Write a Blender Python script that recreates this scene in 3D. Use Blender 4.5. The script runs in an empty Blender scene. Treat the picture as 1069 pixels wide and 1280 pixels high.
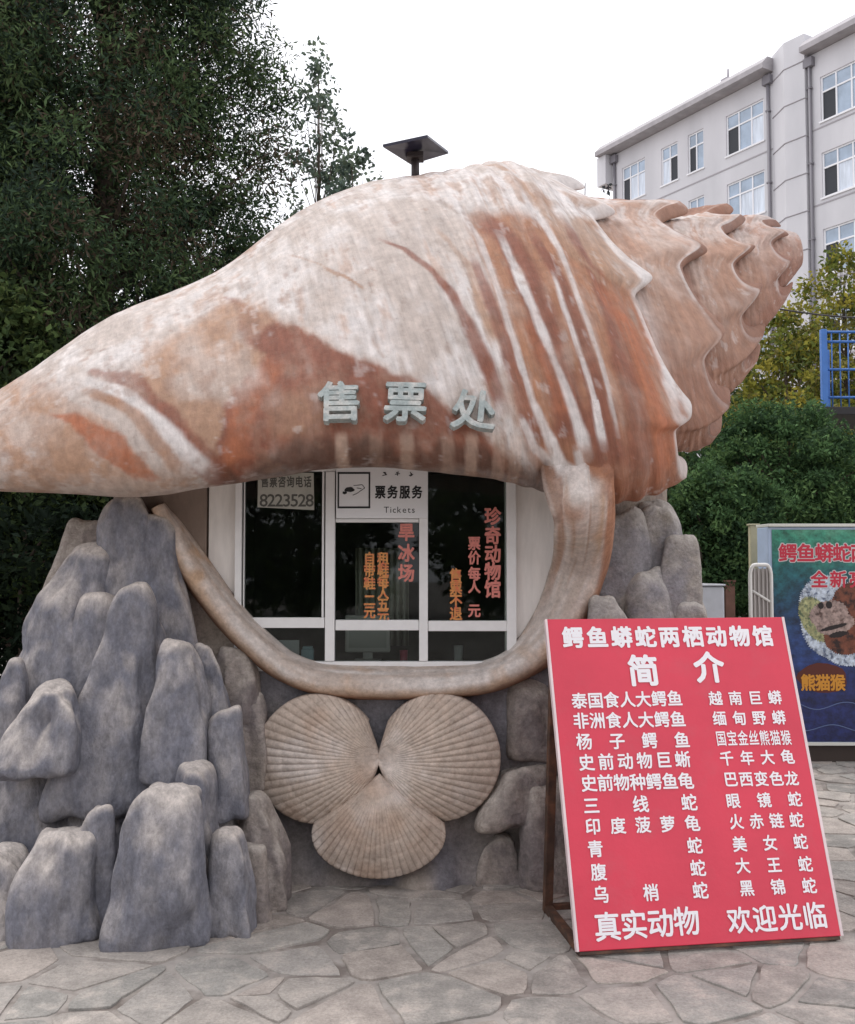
import bpy, bmesh, math, random
import numpy as np
from mathutils import Vector, Matrix
from mathutils.bvhtree import BVHTree

S = bpy.context.scene
COL = S.collection
R = math.radians

# ------------------------------------------------------------------ camera
EYE = 1.55
FPX = 1244.4                                   # focal length in pixels of a 1069 x 1280 frame
PITCH = math.atan(60 / FPX)
cam_d = bpy.data.cameras.new('camera')
cam_d.sensor_fit = 'VERTICAL'
cam_d.sensor_height = 36.0
cam_d.lens = 35.0
cam_d.clip_start = 0.05
cam_d.clip_end = 2000
cam = bpy.data.objects.new('camera', cam_d)
COL.objects.link(cam)
cam.location = (0, 0, EYE)
cam.rotation_euler = (R(90) + PITCH, 0, 0)
S.camera = cam

# ------------------------------------------------------------------ sky, sun, exposure
SUN_EL, SUN_AZ = R(62), R(318)                 # azimuth the light comes from, clockwise from +Y
w = bpy.data.worlds.new('World')
S.world = w
w.use_nodes = True
nt = w.node_tree
nt.nodes.clear()
sky = nt.nodes.new('ShaderNodeTexSky')
sky.sky_type = 'NISHITA'
sky.sun_disc = False
sky.sun_elevation = SUN_EL
sky.sun_rotation = SUN_AZ
sky.altitude = 50
sky.air_density = 1.0
sky.dust_density = 4.0
sky.ozone_density = 1.0
hs = nt.nodes.new('ShaderNodeHueSaturation')   # an even white overcast: little colour left in the sky
hs.inputs['Saturation'].default_value = 0.12
hs.inputs['Value'].default_value = 1.0
mx = nt.nodes.new('ShaderNodeMixRGB')
mx.inputs['Fac'].default_value = 0.72
mx.inputs['Color2'].default_value = (9.3, 9.3, 9.9, 1)
bg = nt.nodes.new('ShaderNodeBackground')
bg.inputs['Strength'].default_value = 0.13
wo = nt.nodes.new('ShaderNodeOutputWorld')
nt.links.new(sky.outputs[0], hs.inputs['Color'])
nt.links.new(hs.outputs[0], mx.inputs['Color1'])
nt.links.new(mx.outputs[0], bg.inputs['Color'])
nt.links.new(bg.outputs[0], wo.inputs['Surface'])
sd = bpy.data.lights.new('sun', 'SUN')
sd.energy = 1.0
sd.angle = R(18)
sd.color = (1.0, 0.975, 0.95)
sun = bpy.data.objects.new('sun', sd)
COL.objects.link(sun)
sdir = Vector((math.sin(SUN_AZ) * math.cos(SUN_EL), math.cos(SUN_AZ) * math.cos(SUN_EL), math.sin(SUN_EL)))
sun.rotation_euler = sdir.to_track_quat('Z', 'Y').to_euler()
S.view_settings.view_transform = 'Standard'
S.view_settings.look = 'None'
S.view_settings.gamma = 1
S.view_settings.exposure = 0.46
S.view_settings.use_curve_mapping = False

# ------------------------------------------------------------------ helpers
CT, ST = math.cos(PITCH), math.sin(PITCH)


def ray(px, py):
    x, v = (px - 534.5) / FPX, (640 - py) / FPX
    return Vector((x, CT - v * ST, ST + v * CT))


def P(px, py, Y):
    d = ray(px, py)
    return Vector((0, 0, EYE)) + d * (Y / d.y)


def W(px, Y):
    return (px - 534.5) / FPX * Y


def tag(o, label=None, cat=None, group=None, kind=None):
    if label: o['label'] = label
    if cat: o['category'] = cat
    if group: o['group'] = group
    if kind: o['kind'] = kind
    return o


def thing(name, loc, label, cat, group=None):
    o = bpy.data.objects.new(name, None)
    COL.objects.link(o)
    o.location = loc
    o.empty_display_size = 0.1
    return tag(o, label, cat, group)


def link(name, me, mats, parent=None):
    o = bpy.data.objects.new(name, me)
    COL.objects.link(o)
    for m in (mats if isinstance(mats, (list, tuple)) else [mats]):
        if m is not None: me.materials.append(m)
    if parent is not None:
        o.parent = parent
        o.matrix_parent_inverse = Matrix.Translation(parent.location).inverted()
    return o


class MB:
    """collects shapes into one mesh"""
    def __init__(s):
        s.v, s.f, s.mi, s.sm = [], [], [], []

    def add(s, vs, fs, mi=0, smooth=False):
        b = len(s.v)
        s.v += [tuple(p) for p in vs]
        for f in fs:
            s.f.append(tuple(i + b for i in f)); s.mi.append(mi); s.sm.append(smooth)

    def box(s, lo, hi, mi=0, M=None, bev=0.0):
        bm = bmesh.new()
        bmesh.ops.create_cube(bm, size=1)
        lo, hi = Vector(lo), Vector(hi)
        for v in bm.verts:
            v.co = Vector((v.co[i] * (hi[i] - lo[i]) + (hi[i] + lo[i]) / 2 for i in range(3)))
        if bev > 0:
            bmesh.ops.bevel(bm, geom=bm.edges[:], offset=bev, segments=2, affect='EDGES', profile=0.5)
        if M is not None: bm.transform(M)
        bm.verts.index_update()
        s.add([v.co for v in bm.verts], [[v.index for v in f.verts] for f in bm.faces], mi)
        bm.free()

    def tube(s, pts, rad, n=10, mi=0, cap=True, closed=False):
        pts = [Vector(p) for p in pts]
        m = len(pts)
        rad = rad if isinstance(rad, (list, tuple)) else [rad] * m
        vs, fs = [], []
        ref = Vector((0.13, 0.31, 0.94))
        for i, p in enumerate(pts):
            t = (pts[(i + 1) % m if closed else min(i + 1, m - 1)] - pts[(i - 1) % m if closed else max(i - 1, 0)]).normalized()
            a = t.cross(ref)
            if a.length < 1e-3: a = t.cross(Vector((1, 0, 0)))
            a.normalize(); b = t.cross(a)
            for k in range(n):
                q = 2 * math.pi * k / n
                vs.append(p + (a * math.cos(q) + b * math.sin(q)) * rad[i])
        for i in range(m if closed else m - 1):
            for k in range(n):
                i2, k2 = (i + 1) % m, (k + 1) % n
                fs.append((i * n + k, i * n + k2, i2 * n + k2, i2 * n + k))
        if cap and not closed:
            fs.append(tuple(range(n))); fs.append(tuple(range((m - 1) * n, m * n))[::-1])
        s.add(vs, fs, mi, True)

    def prism(s, poly, y0, y1, mi=0, M=None):
        """polygon in (x,z), extruded along y"""
        n = len(poly)
        vs = [Vector((x, y0, z)) for x, z in poly] + [Vector((x, y1, z)) for x, z in poly]
        if M is not None: vs = [M @ v for v in vs]
        fs = [tuple(range(n)), tuple(range(n, 2 * n))[::-1]]
        fs += [(i, i + n, (i + 1) % n + n, (i + 1) % n) for i in range(n)]
        s.add(vs, fs, mi)

    def build(s, name, mats, parent=None):
        me = bpy.data.meshes.new(name)
        me.from_pydata(s.v, [], s.f)
        me.update()
        if any(s.mi): me.polygons.foreach_set('material_index', s.mi)
        me.polygons.foreach_set('use_smooth', s.sm)
        bm = bmesh.new(); bm.from_mesh(me)
        bmesh.ops.recalc_face_normals(bm, faces=bm.faces[:])
        bm.to_mesh(me); bm.free()
        return link(name, me, mats, parent)


def np_mesh(name, V, F, smooth=True):
    """V (n,3), F (m,4) quads"""
    me = bpy.data.meshes.new(name)
    V = np.ascontiguousarray(V, dtype=np.float32); F = np.ascontiguousarray(F, dtype=np.int32)
    me.vertices.add(len(V)); me.vertices.foreach_set('co', V.ravel())
    k = F.shape[1]
    me.loops.add(F.size); me.loops.foreach_set('vertex_index', F.ravel())
    me.polygons.add(len(F))
    me.polygons.foreach_set('loop_start', np.arange(len(F), dtype=np.int32) * k)
    me.polygons.foreach_set('use_smooth', np.full(len(F), smooth))
    me.update(calc_edges=True)
    return me


def set_col(me, C, name='Col'):
    a = me.color_attributes.new(name, 'FLOAT_COLOR', 'POINT')
    a.data.foreach_set('color', np.concatenate([C, np.ones((len(C), 1))], 1).astype(np.float32).ravel())


# value noise
def vnoise(p, seed=0):
    p = np.asarray(p, dtype=np.float64)
    i = np.floor(p).astype(np.int64); f = p - i
    u = f * f * (3 - 2 * f)

    def h(a, b, c):
        n = (a * 374761393 + b * 668265263 + c * 2147483647 + seed * 1274126177) & 0xFFFFFFFF
        n = ((n ^ (n >> 13)) * 1274126177) & 0xFFFFFFFF
        n = ((n ^ (n >> 16)) * 2246822519) & 0xFFFFFFFF
        return ((n ^ (n >> 15)) & 0xFFFF) / 65535.0
    r = 0
    for dx in (0, 1):
        for dy in (0, 1):
            for dz in (0, 1):
                wt = (u[:, 0] if dx else 1 - u[:, 0]) * (u[:, 1] if dy else 1 - u[:, 1]) * (u[:, 2] if dz else 1 - u[:, 2])
                r = r + wt * h(i[:, 0] + dx, i[:, 1] + dy, i[:, 2] + dz)
    return r * 2 - 1


def fbm(p, sc=1.0, o=4, seed=0, gain=0.5):
    p = np.asarray(p) * sc
    r, a, t = 0, 1.0, 0
    for k in range(o):
        r = r + a * vnoise(p, seed + k * 17); t += a
        a *= gain; p = p * 2.03 + 11.3
    return r / t


def sstep(a, b, x):
    t = np.clip((x - a) / (b - a), 0, 1)
    return t * t * (3 - 2 * t)


def seg_dist(q, pts):
    """distance of q (n,2) to a polyline, and the position along it 0..1"""
    best = np.full(len(q), 1e9); at = np.zeros(len(q))
    pts = np.asarray(pts); m = len(pts) - 1
    for i in range(m):
        a, b = pts[i], pts[i + 1]; d = b - a
        t = np.clip(((q - a) @ d) / max(d @ d, 1e-9), 0, 1)
        e = np.linalg.norm(q - a - t[:, None] * d, axis=1)
        k = e < best
        best[k] = e[k]; at[k] = (i + t[k]) / m
    return best, at


def poly_sd(q, pts):
    """signed distance to a polygon, negative inside"""
    pts = np.asarray(pts)
    d, _ = seg_dist(q, np.vstack([pts, pts[:1]]))
    ins = np.zeros(len(q), bool)
    n = len(pts)
    for i in range(n):
        a, b = pts[i], pts[(i + 1) % n]
        c = (a[1] > q[:, 1]) != (b[1] > q[:, 1])
        with np.errstate(divide='ignore', invalid='ignore'):
            xi = (b[0] - a[0]) * (q[:, 1] - a[1]) / (b[1] - a[1]) + a[0]
        ins ^= c & (q[:, 0] < xi)
    return np.where(ins, -d, d)


def catmull(ctrl, u):
    """ctrl (n,k), u float array 0..n-1"""
    c = np.asarray(ctrl, float); n = len(c)
    i = np.clip(np.floor(u).astype(int), 0, n - 2); t = (u - i)[:, None]
    p0, p1, p2, p3 = c[np.clip(i - 1, 0, n - 1)], c[i], c[i + 1], c[np.clip(i + 2, 0, n - 1)]
    return 0.5 * (2 * p1 + (p2 - p0) * t + (2 * p0 - 5 * p1 + 4 * p2 - p3) * t * t + (3 * p1 - p0 - 3 * p2 + p3) * t ** 3)


# ------------------------------------------------------------------ materials
def mat(name, col=(0.5, 0.5, 0.5), rough=0.7, metal=0.0, spec=0.4, attr=None, var=0.0, vscale=6.0, col2=None,
        c2scale=3.0, c2lo=0.45, c2hi=0.65, bump=0.0, bscale=40.0, stretch=None, top=None, transl=0.0, grain=0.0, gscale=70.0):
    m = bpy.data.materials.new(name); m.use_nodes = True
    t = m.node_tree; N, L = t.nodes, t.links
    b = N['Principled BSDF']
    b.inputs['Roughness'].default_value = rough
    b.inputs['Metallic'].default_value = metal
    b.inputs['Specular IOR Level'].default_value = spec
    tc = N.new('ShaderNodeTexCoord')
    vec = tc.outputs['Object']
    if stretch:
        mp = N.new('ShaderNodeMapping'); mp.inputs['Scale'].default_value = stretch
        L.new(vec, mp.inputs['Vector']); vec = mp.outputs[0]
    if attr:
        a = N.new('ShaderNodeAttribute'); a.attribute_name = attr; out = a.outputs['Color']
    else:
        rgb = N.new('ShaderNodeRGB'); rgb.outputs[0].default_value = (*col, 1); out = rgb.outputs[0]

    def noise(scale, detail=6, rough_=0.6):
        n = N.new('ShaderNodeTexNoise'); n.inputs['Scale'].default_value = scale
        n.inputs['Detail'].default_value = detail; n.inputs['Roughness'].default_value = rough_
        L.new(vec, n.inputs['Vector']); return n
    if col2:
        n = noise(c2scale); r = N.new('ShaderNodeValToRGB')
        r.color_ramp.elements[0].position = c2lo; r.color_ramp.elements[1].position = c2hi
        L.new(n.outputs['Fac'], r.inputs['Fac'])
        mxx = N.new('ShaderNodeMixRGB'); mxx.inputs['Color2'].default_value = (*col2, 1)
        L.new(r.outputs[0], mxx.inputs['Fac']); L.new(out, mxx.inputs['Color1']); out = mxx.outputs[0]
    if top:                                     # pale dusty tan on upward faces, with skylight put into the colour
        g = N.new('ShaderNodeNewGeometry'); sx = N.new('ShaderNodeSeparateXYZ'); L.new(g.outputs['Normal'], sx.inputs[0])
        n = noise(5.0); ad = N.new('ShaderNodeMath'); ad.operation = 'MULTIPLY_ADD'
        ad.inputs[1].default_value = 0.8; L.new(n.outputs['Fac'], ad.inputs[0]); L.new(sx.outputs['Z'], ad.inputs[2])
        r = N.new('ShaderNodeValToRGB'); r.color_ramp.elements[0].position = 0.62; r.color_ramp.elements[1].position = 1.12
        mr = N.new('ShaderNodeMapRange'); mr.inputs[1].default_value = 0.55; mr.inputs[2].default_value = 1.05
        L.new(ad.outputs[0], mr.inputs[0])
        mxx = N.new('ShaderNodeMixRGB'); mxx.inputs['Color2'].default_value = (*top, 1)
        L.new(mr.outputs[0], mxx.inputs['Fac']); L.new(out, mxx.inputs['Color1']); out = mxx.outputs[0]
    if var:
        n = noise(vscale, 8); mr = N.new('ShaderNodeMapRange')
        mr.inputs[1].default_value = 0.3; mr.inputs[2].default_value = 0.7
        mr.inputs[3].default_value = 1 - var; mr.inputs[4].default_value = 1 + var
        L.new(n.outputs['Fac'], mr.inputs[0])
        mm = N.new('ShaderNodeVectorMath'); mm.operation = 'SCALE'
        L.new(out, mm.inputs[0]); L.new(mr.outputs[0], mm.inputs['Scale']); out = mm.outputs[0]
    if grain:
        n = noise(gscale, 4, 0.75); mr = N.new('ShaderNodeMapRange')
        mr.inputs[1].default_value = 0.3; mr.inputs[2].default_value = 0.7
        mr.inputs[3].default_value = 1 - grain; mr.inputs[4].default_value = 1 + grain
        L.new(n.outputs['Fac'], mr.inputs[0])
        mm = N.new('ShaderNodeVectorMath'); mm.operation = 'SCALE'
        L.new(out, mm.inputs[0]); L.new(mr.outputs[0], mm.inputs['Scale']); out = mm.outputs[0]
    L.new(out, b.inputs['Base Color'])
    if bump:
        n = noise(bscale, 8, 0.65); bp = N.new('ShaderNodeBump')
        bp.inputs['Strength'].default_value = 1.0; bp.inputs['Distance'].default_value = bump
        L.new(n.outputs['Fac'], bp.inputs['Height']); L.new(bp.outputs[0], b.inputs['Normal'])
    if transl:
        tr = N.new('ShaderNodeBsdfTranslucent'); L.new(out, tr.inputs['Color'])
        ms = N.new('ShaderNodeMixShader'); ms.inputs[0].default_value = transl
        L.new(b.outputs[0], ms.inputs[1]); L.new(tr.outputs[0], ms.inputs[2])
        L.new(ms.outputs[0], N['Material Output'].inputs['Surface'])
    return m


def glass_mat(name, tint=(0.75, 0.8, 0.8), ior=1.5, refl=(1, 1, 1)):
    m = bpy.data.materials.new(name); m.use_nodes = True
    t = m.node_tree; N, L = t.nodes, t.links; N.clear()
    tr = N.new('ShaderNodeBsdfTransparent'); tr.inputs[0].default_value = (*tint, 1)
    gl = N.new('ShaderNodeBsdfGlossy'); gl.inputs['Roughness'].default_value = 0.02; gl.inputs['Color'].default_value = (*refl, 1)
    fr = N.new('ShaderNodeFresnel'); fr.inputs['IOR'].default_value = ior
    ms = N.new('ShaderNodeMixShader'); o = N.new('ShaderNodeOutputMaterial')
    L.new(fr.outputs[0], ms.inputs[0]); L.new(tr.outputs[0], ms.inputs[1]); L.new(gl.outputs[0], ms.inputs[2])
    L.new(ms.outputs[0], o.inputs[0])
    return m




def shell_mat():
    m = mat('painted_shell', attr='Col', rough=0.68, var=0.14, vscale=22, spec=0.3)
    t = m.node_tree; N, L = t.nodes, t.links; b = N['Principled BSDF']
    a = N.new('ShaderNodeAttribute'); a.attribute_name = 'Par'
    mp = N.new('ShaderNodeMapping'); mp.inputs['Scale'].default_value = (17, 4.5, 4.5); L.new(a.outputs['Vector'], mp.inputs[0])
    n = N.new('ShaderNodeTexNoise'); n.inputs['Scale'].default_value = 1.0; n.inputs['Detail'].default_value = 8; n.inputs['Roughness'].default_value = 0.62
    L.new(mp.outputs[0], n.inputs['Vector'])
    mr = N.new('ShaderNodeMapRange'); mr.inputs[1].default_value = .3; mr.inputs[2].default_value = .7; mr.inputs[3].default_value = .85; mr.inputs[4].default_value = 1.15
    L.new(n.outputs['Fac'], mr.inputs[0])
    src = b.inputs['Base Color'].links[0].from_socket
    sc_ = N.new('ShaderNodeVectorMath'); sc_.operation = 'SCALE'; L.new(src, sc_.inputs[0]); L.new(mr.outputs[0], sc_.inputs['Scale'])
    # pinholes, chips and specks of dirt in the coat
    tc = N.new('ShaderNodeTexCoord'); n2 = N.new('ShaderNodeTexNoise'); n2.inputs['Scale'].default_value = 26; n2.inputs['Detail'].default_value = 10; n2.inputs['Roughness'].default_value = .75
    L.new(tc.outputs['Object'], n2.inputs['Vector'])
    r = N.new('ShaderNodeValToRGB'); r.color_ramp.elements[0].position = .60; r.color_ramp.elements[1].position = .72; L.new(n2.outputs['Fac'], r.inputs['Fac'])
    fm = N.new('ShaderNodeMath'); fm.operation = 'MULTIPLY'; fm.inputs[1].default_value = .5; L.new(r.outputs[0], fm.inputs[0])
    mx_ = N.new('ShaderNodeMixRGB'); mx_.inputs['Color2'].default_value = (.20, .14, .11, 1); L.new(fm.outputs[0], mx_.inputs['Fac']); L.new(sc_.outputs[0], mx_.inputs['Color1'])
    L.new(mx_.outputs[0], b.inputs['Base Color'])
    ad = N.new('ShaderNodeMath'); ad.operation = 'MULTIPLY_ADD'; ad.inputs[1].default_value = .6; L.new(n2.outputs['Fac'], ad.inputs[0]); L.new(n.outputs['Fac'], ad.inputs[2])
    bp = N.new('ShaderNodeBump'); bp.inputs['Strength'].default_value = 1; bp.inputs['Distance'].default_value = .009; L.new(ad.outputs[0], bp.inputs['Height']); L.new(bp.outputs[0], b.inputs['Normal'])
    return m


M_shell = shell_mat()
M_rim = mat('painted_rim', attr='Col', rough=0.78, var=0.2, vscale=22, bump=0.009, bscale=34, spec=0.25, grain=.14)
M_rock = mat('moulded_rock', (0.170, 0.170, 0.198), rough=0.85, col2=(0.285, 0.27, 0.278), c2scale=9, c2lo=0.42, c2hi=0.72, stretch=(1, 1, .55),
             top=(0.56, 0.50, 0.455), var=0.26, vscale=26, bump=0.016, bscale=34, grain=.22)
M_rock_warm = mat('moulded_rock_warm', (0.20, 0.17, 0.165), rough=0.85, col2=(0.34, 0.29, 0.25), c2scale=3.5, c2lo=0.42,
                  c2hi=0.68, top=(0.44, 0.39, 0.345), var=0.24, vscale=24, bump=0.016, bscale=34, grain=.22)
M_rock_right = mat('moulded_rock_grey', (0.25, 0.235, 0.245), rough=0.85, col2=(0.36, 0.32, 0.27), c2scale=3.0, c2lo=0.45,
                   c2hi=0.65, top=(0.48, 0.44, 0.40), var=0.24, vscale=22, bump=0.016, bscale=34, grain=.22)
M_wall = mat('base_wall', attr='Col', rough=0.85, var=0.25, vscale=20, bump=0.014, bscale=32, grain=.2)
M_scallop = mat('scallop_plaster', attr='Col', rough=0.75, var=0.18, vscale=22, bump=0.004, bscale=60, grain=.16)
M_white = mat('white_window_frame', (0.78, 0.77, 0.76), rough=0.4, var=0.04, vscale=20)
M_panel = mat('white_panel', (0.76, 0.72, 0.68), rough=0.6, var=0.1, vscale=7, stretch=(3, 3, 0.6))
M_glass = glass_mat('window_glass', (0.80, 0.84, 0.83), ior=1.32)
M_room = mat('room_dark', (0.13, 0.13, 0.115), rough=0.9, var=0.2)
M_black = mat('black_print', (0.02, 0.02, 0.022), rough=0.6)
M_letter = mat('raised_letters', (0.27, 0.305, 0.295), rough=0.6, var=0.18, vscale=18, bump=0.003, bscale=60, col2=(0.43, 0.42, 0.39), c2scale=20, grain=.2)
M_signwhite = mat('white_sign', (0.80, 0.80, 0.81), rough=0.35, var=0.03)
M_red = mat('red_print', (0.66, 0.038, 0.075), rough=0.38, var=0.09, vscale=2.2, spec=0.5, bump=0.004, bscale=5, col2=(0.61, 0.058, 0.09), c2scale=7, c2lo=.55, c2hi=.8)
M_white_print = mat('white_print', (0.86, 0.83, 0.85), rough=0.5)
M_rust = mat('brown_steel', (0.06, 0.035, 0.025), rough=0.65, var=0.35, vscale=20, col2=(0.13, 0.06, 0.035), c2scale=12)
M_bark = mat('bark', (0.10, 0.075, 0.06), rough=0.95, var=0.35, vscale=9, bump=0.02, bscale=18, stretch=(1, 1, 0.3))


def leaf_mat(name, transl=0.25):
    return mat(name, attr='Col', rough=0.75, spec=0.08, transl=transl)


M_leaf = leaf_mat('leaves')

# ------------------------------------------------------------------ lettering
_tc = {}


def glyph(ch, bold=0.0, depth=0.0):
    k = (ch, bold, depth)
    if k not in _tc:
        cu = bpy.data.curves.new('g', 'FONT'); cu.body = ch; cu.size = 1.0; cu.offset = bold
        cu.extrude = depth; cu.resolution_u = 3; cu.fill_mode = 'BOTH' if depth else 'FRONT'
        o = bpy.data.objects.new('g', cu); COL.objects.link(o)
        bpy.context.view_layer.update()
        me = bpy.data.meshes.new_from_object(o.evaluated_get(bpy.context.evaluated_depsgraph_get()))
        bpy.data.objects.remove(o); bpy.data.curves.remove(cu)
        V = np.array([v.co for v in me.vertices]) if len(me.vertices) else np.zeros((0, 3))
        F = [tuple(p.vertices) for p in me.polygons]
        bpy.data.meshes.remove(me)
        _tc[k] = (V, F)
    return _tc[k]


def put_glyph(mb, ch, M, cx, cy, gw, gh, bold=0.02, off=0.004, depth=0.0, latin=False, mi=0, rot=0.0):
    """a character in a box centred at (cx, cy) of the plane given by M (x right, y up, z out of the face)"""
    V, F = glyph(ch, 0.0, depth)
    if not len(V): return
    if latin:
        x0, x1 = V[:, 0].min(), V[:, 0].max()
        xc, yc, sx, sy = (x0 + x1) / 2, 0.36, gh, gh
    else:
        xc, yc, sx, sy = 0.5, 0.38, gw, gh
    c, s_ = math.cos(rot), math.sin(rot)
    shifts = [(0, 0)]
    if bold > 0.005:
        nk = 8 if bold > 0.03 else 4
        shifts += [(bold * math.cos(2 * math.pi * k / nk + .4), bold * math.sin(2 * math.pi * k / nk + .4)) for k in range(nk)]
    for q, (ox, oy) in enumerate(shifts):          # the stroke thickened by overlaid shifts, each a hair prouder
        vs = []
        for v in V:
            a, b = (v[0] - xc + ox) * sx, (v[1] - yc + oy) * sy
            vs.append(M @ Vector((cx + a * c - b * s_, cy + a * s_ + b * c, off + q * 0.00008 + v[2] * (1 if depth else 0))))
        mb.add(vs, F, mi)


def put_line(mb, text, M, x0, x1, cy, gh, bold=0.02, gw=None, off=0.004, mi=0):
    """characters spread from x0 to x1 (centres of first and last a half glyph in)"""
    gw = gw or gh; n = len(text)
    for i, ch in enumerate(text):
        if ch == ' ': continue
        cx = (x0 + x1) / 2 if n == 1 else x0 + gw / 2 + (x1 - x0 - gw) * i / (n - 1)
        put_glyph(mb, ch, M, cx, cy, gw, gh, bold, off, mi=mi)


def plane(origin, xdir, ydir):
    x = Vector(xdir).normalized(); y = Vector(ydir).normalized(); z = x.cross(y)
    return Matrix(((x.x, y.x, z.x, origin[0]), (x.y, y.y, z.y, origin[1]), (x.z, y.z, z.z, origin[2]), (0, 0, 0, 1)))


rng = np.random.default_rng(7)
rnd = random.Random(7)

# ================================================================== ground and paving
g = MB()
NS = 24
g.add([(-400, -60, 0), (400, -60, 0), (400, 700, 0), (-400, 700, 0)], [(0, 1, 2, 3)])
M_ground = mat('mortar_bed', (0.36, 0.325, 0.295), rough=0.95, var=0.22, vscale=9, col2=(0.19, 0.16, 0.14), c2scale=3.2, c2lo=.48, c2hi=.60, bump=0.006, bscale=30)
tag(g.build('ground', M_ground), kind='structure')


def flagstones():
    r = np.random.default_rng(21)
    sx, sy = 0.25, 0.18
    pts = []
    y = 0.6; row = 0
    while y < 17:
        x = -6.0 + (row % 2) * sx / 2
        while x < 7.5:
            if r.random() > 0.36:
                pts.append((x + r.uniform(-.18, .18), y + r.uniform(-.13, .13)))
            x += sx
        y += sy; row += 1
    pts = np.array(pts)
    V, F, C = [], [], []
    pal = np.array([(0.318, 0.295, 0.266), (0.35, 0.315, 0.282), (0.305, 0.288, 0.262), (0.365, 0.318, 0.282), (0.335, 0.308, 0.28), (0.38, 0.33, 0.29)])
    for i, p in enumerate(pts):
        d = np.linalg.norm(pts - p, axis=1); nb = np.argsort(d)[1:22]
        poly = [p + np.array(q) for q in ((-.9, -.9), (.9, -.9), (.9, .9), (-.9, .9))]
        for j in nb:
            n = pts[j] - p; L_ = np.linalg.norm(n); n = n / L_; h = L_ / 2 - r.uniform(0.0004, 0.006)
            out = []
            for k in range(len(poly)):
                a, b = poly[k], poly[(k + 1) % len(poly)]
                da, db = (a - p) @ n - h, (b - p) @ n - h
                if da <= 0: out.append(a)
                if da * db < 0: out.append(a + (b - a) * da / (da - db))
            poly = out
            if len(poly) < 3: break
        if len(poly) < 3: continue
        # rough broken outline
        ol = []
        near = p[1] < 7
        for k in range(len(poly)):
            a, b = poly[k], poly[(k + 1) % len(poly)]; L_ = np.linalg.norm(b - a)
            m = max(1, int(L_ / (0.045 if near else 0.12)))
            for q in range(m): ol.append(a + (b - a) * q / m)
        ol = np.array(ol)
        z3 = np.c_[ol, np.full(len(ol), i * 3.7)]
        cdir = (ol - p); ln = np.linalg.norm(cdir, axis=1, keepdims=True)
        ol = ol - cdir / ln * (np.abs(fbm(z3, 9, 2, 3)) * 0.028 + np.abs(fbm(z3, 3, 1, 5)) * 0.022)[:, None]
        # round the corners a little
        ol = (ol * 6 + np.roll(ol, 1, 0) + np.roll(ol, -1, 0)) / 8
        top = 0.003 + r.uniform(0, 0.007); tilt = r.uniform(-0.012, 0.012, 2)
        n = len(ol); b0 = len(V)
        zz = np.maximum(top + (ol - p) @ tilt, 0.004)
        inn = p + (ol - p) * 0.985
        for a in ol: V.append((a[0], a[1], -0.02))
        for a, z in zip(p + (ol - p) * 0.997, zz): V.append((a[0], a[1], z - 0.002))
        for a, z in zip(inn, zz): V.append((a[0], a[1], z))
        V.append((p[0], p[1], top + 0.001))
        for k in range(n):
            k2 = (k + 1) % n
            F.append((b0 + k, b0 + k2, b0 + n + k2, b0 + n + k))
            F.append((b0 + n + k, b0 + n + k2, b0 + 2 * n + k2, b0 + 2 * n + k))
            F.append((b0 + 2 * n + k, b0 + 2 * n + k2, b0 + 3 * n))
        c = pal[r.integers(len(pal))] * r.uniform(0.9, 1.16)
        C += [c * 0.95] * n + [c] * n + [c] * (n + 1)
    me = bpy.data.meshes.new('paving'); me.from_pydata(V, [], F); me.update()
    set_col(me, np.array(C))
    m = mat('flagstone', attr='Col', rough=0.8, var=0.24, vscale=9, col2=(0.40, 0.35, 0.31), c2scale=9, c2lo=0.5, c2hi=0.72, bump=0.010, bscale=38, grain=.24, gscale=90)
    tag(link('paving', me, m), kind='structure')


flagstones()

# ================================================================== ticket booth: the shell
booth = thing('ticket_booth', (0, 5.2, 0), 'giant painted conch shell ticket booth with a round window opening, tip pointing right', 'ticket booth')

ST_ = [  # U px, py, Y | F px, py, Y | L px, py, Y
    (-150, 575, 5.0, -155, 585, 4.9, -150, 595, 4.95),
    (-95, 528, 5.05, -105, 565, 4.72, -95, 610, 4.85),
    (0, 487, 5.15, -5, 550, 4.55, 5, 613, 4.75),
    (137, 396, 5.35, 145, 510, 4.42, 170, 617, 4.72),
    (270, 342, 5.5, 300, 470, 4.36, 300, 598, 4.70),
    (375, 266, 5.65, 430, 430, 4.34, 430, 574, 4.72),
    (465, 228, 5.75, 555, 410, 4.36, 580, 586, 4.74),
    (560, 212, 5.85, 650, 402, 4.42, 668, 608, 4.80),
    (630, 202, 5.95, 738, 412, 4.50, 748, 618, 4.90),
    (690, 222, 6.05, 816, 432, 4.75, 800, 578, 5.10),
    (800, 250, 6.30, 872, 408, 5.15, 864, 545, 5.50),
    (885, 263, 6.50, 926, 384, 5.60, 910, 472, 5.85),
    (945, 268, 6.65, 972, 342, 6.05, 958, 396, 6.20),
    (992, 290, 6.75, 1004, 315, 6.50, 995, 335, 6.55)]
ctrl = []
for a in ST_:
    U, Fp, Lp = P(*a[0:3]), P(*a[3:6]), P(*a[6:9])
    C_ = (U + Lp) / 2
    ctrl.append([*C_, *((U - Lp) / 2), *(Fp - C_)])
ctrl = np.array(ctrl)


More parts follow.
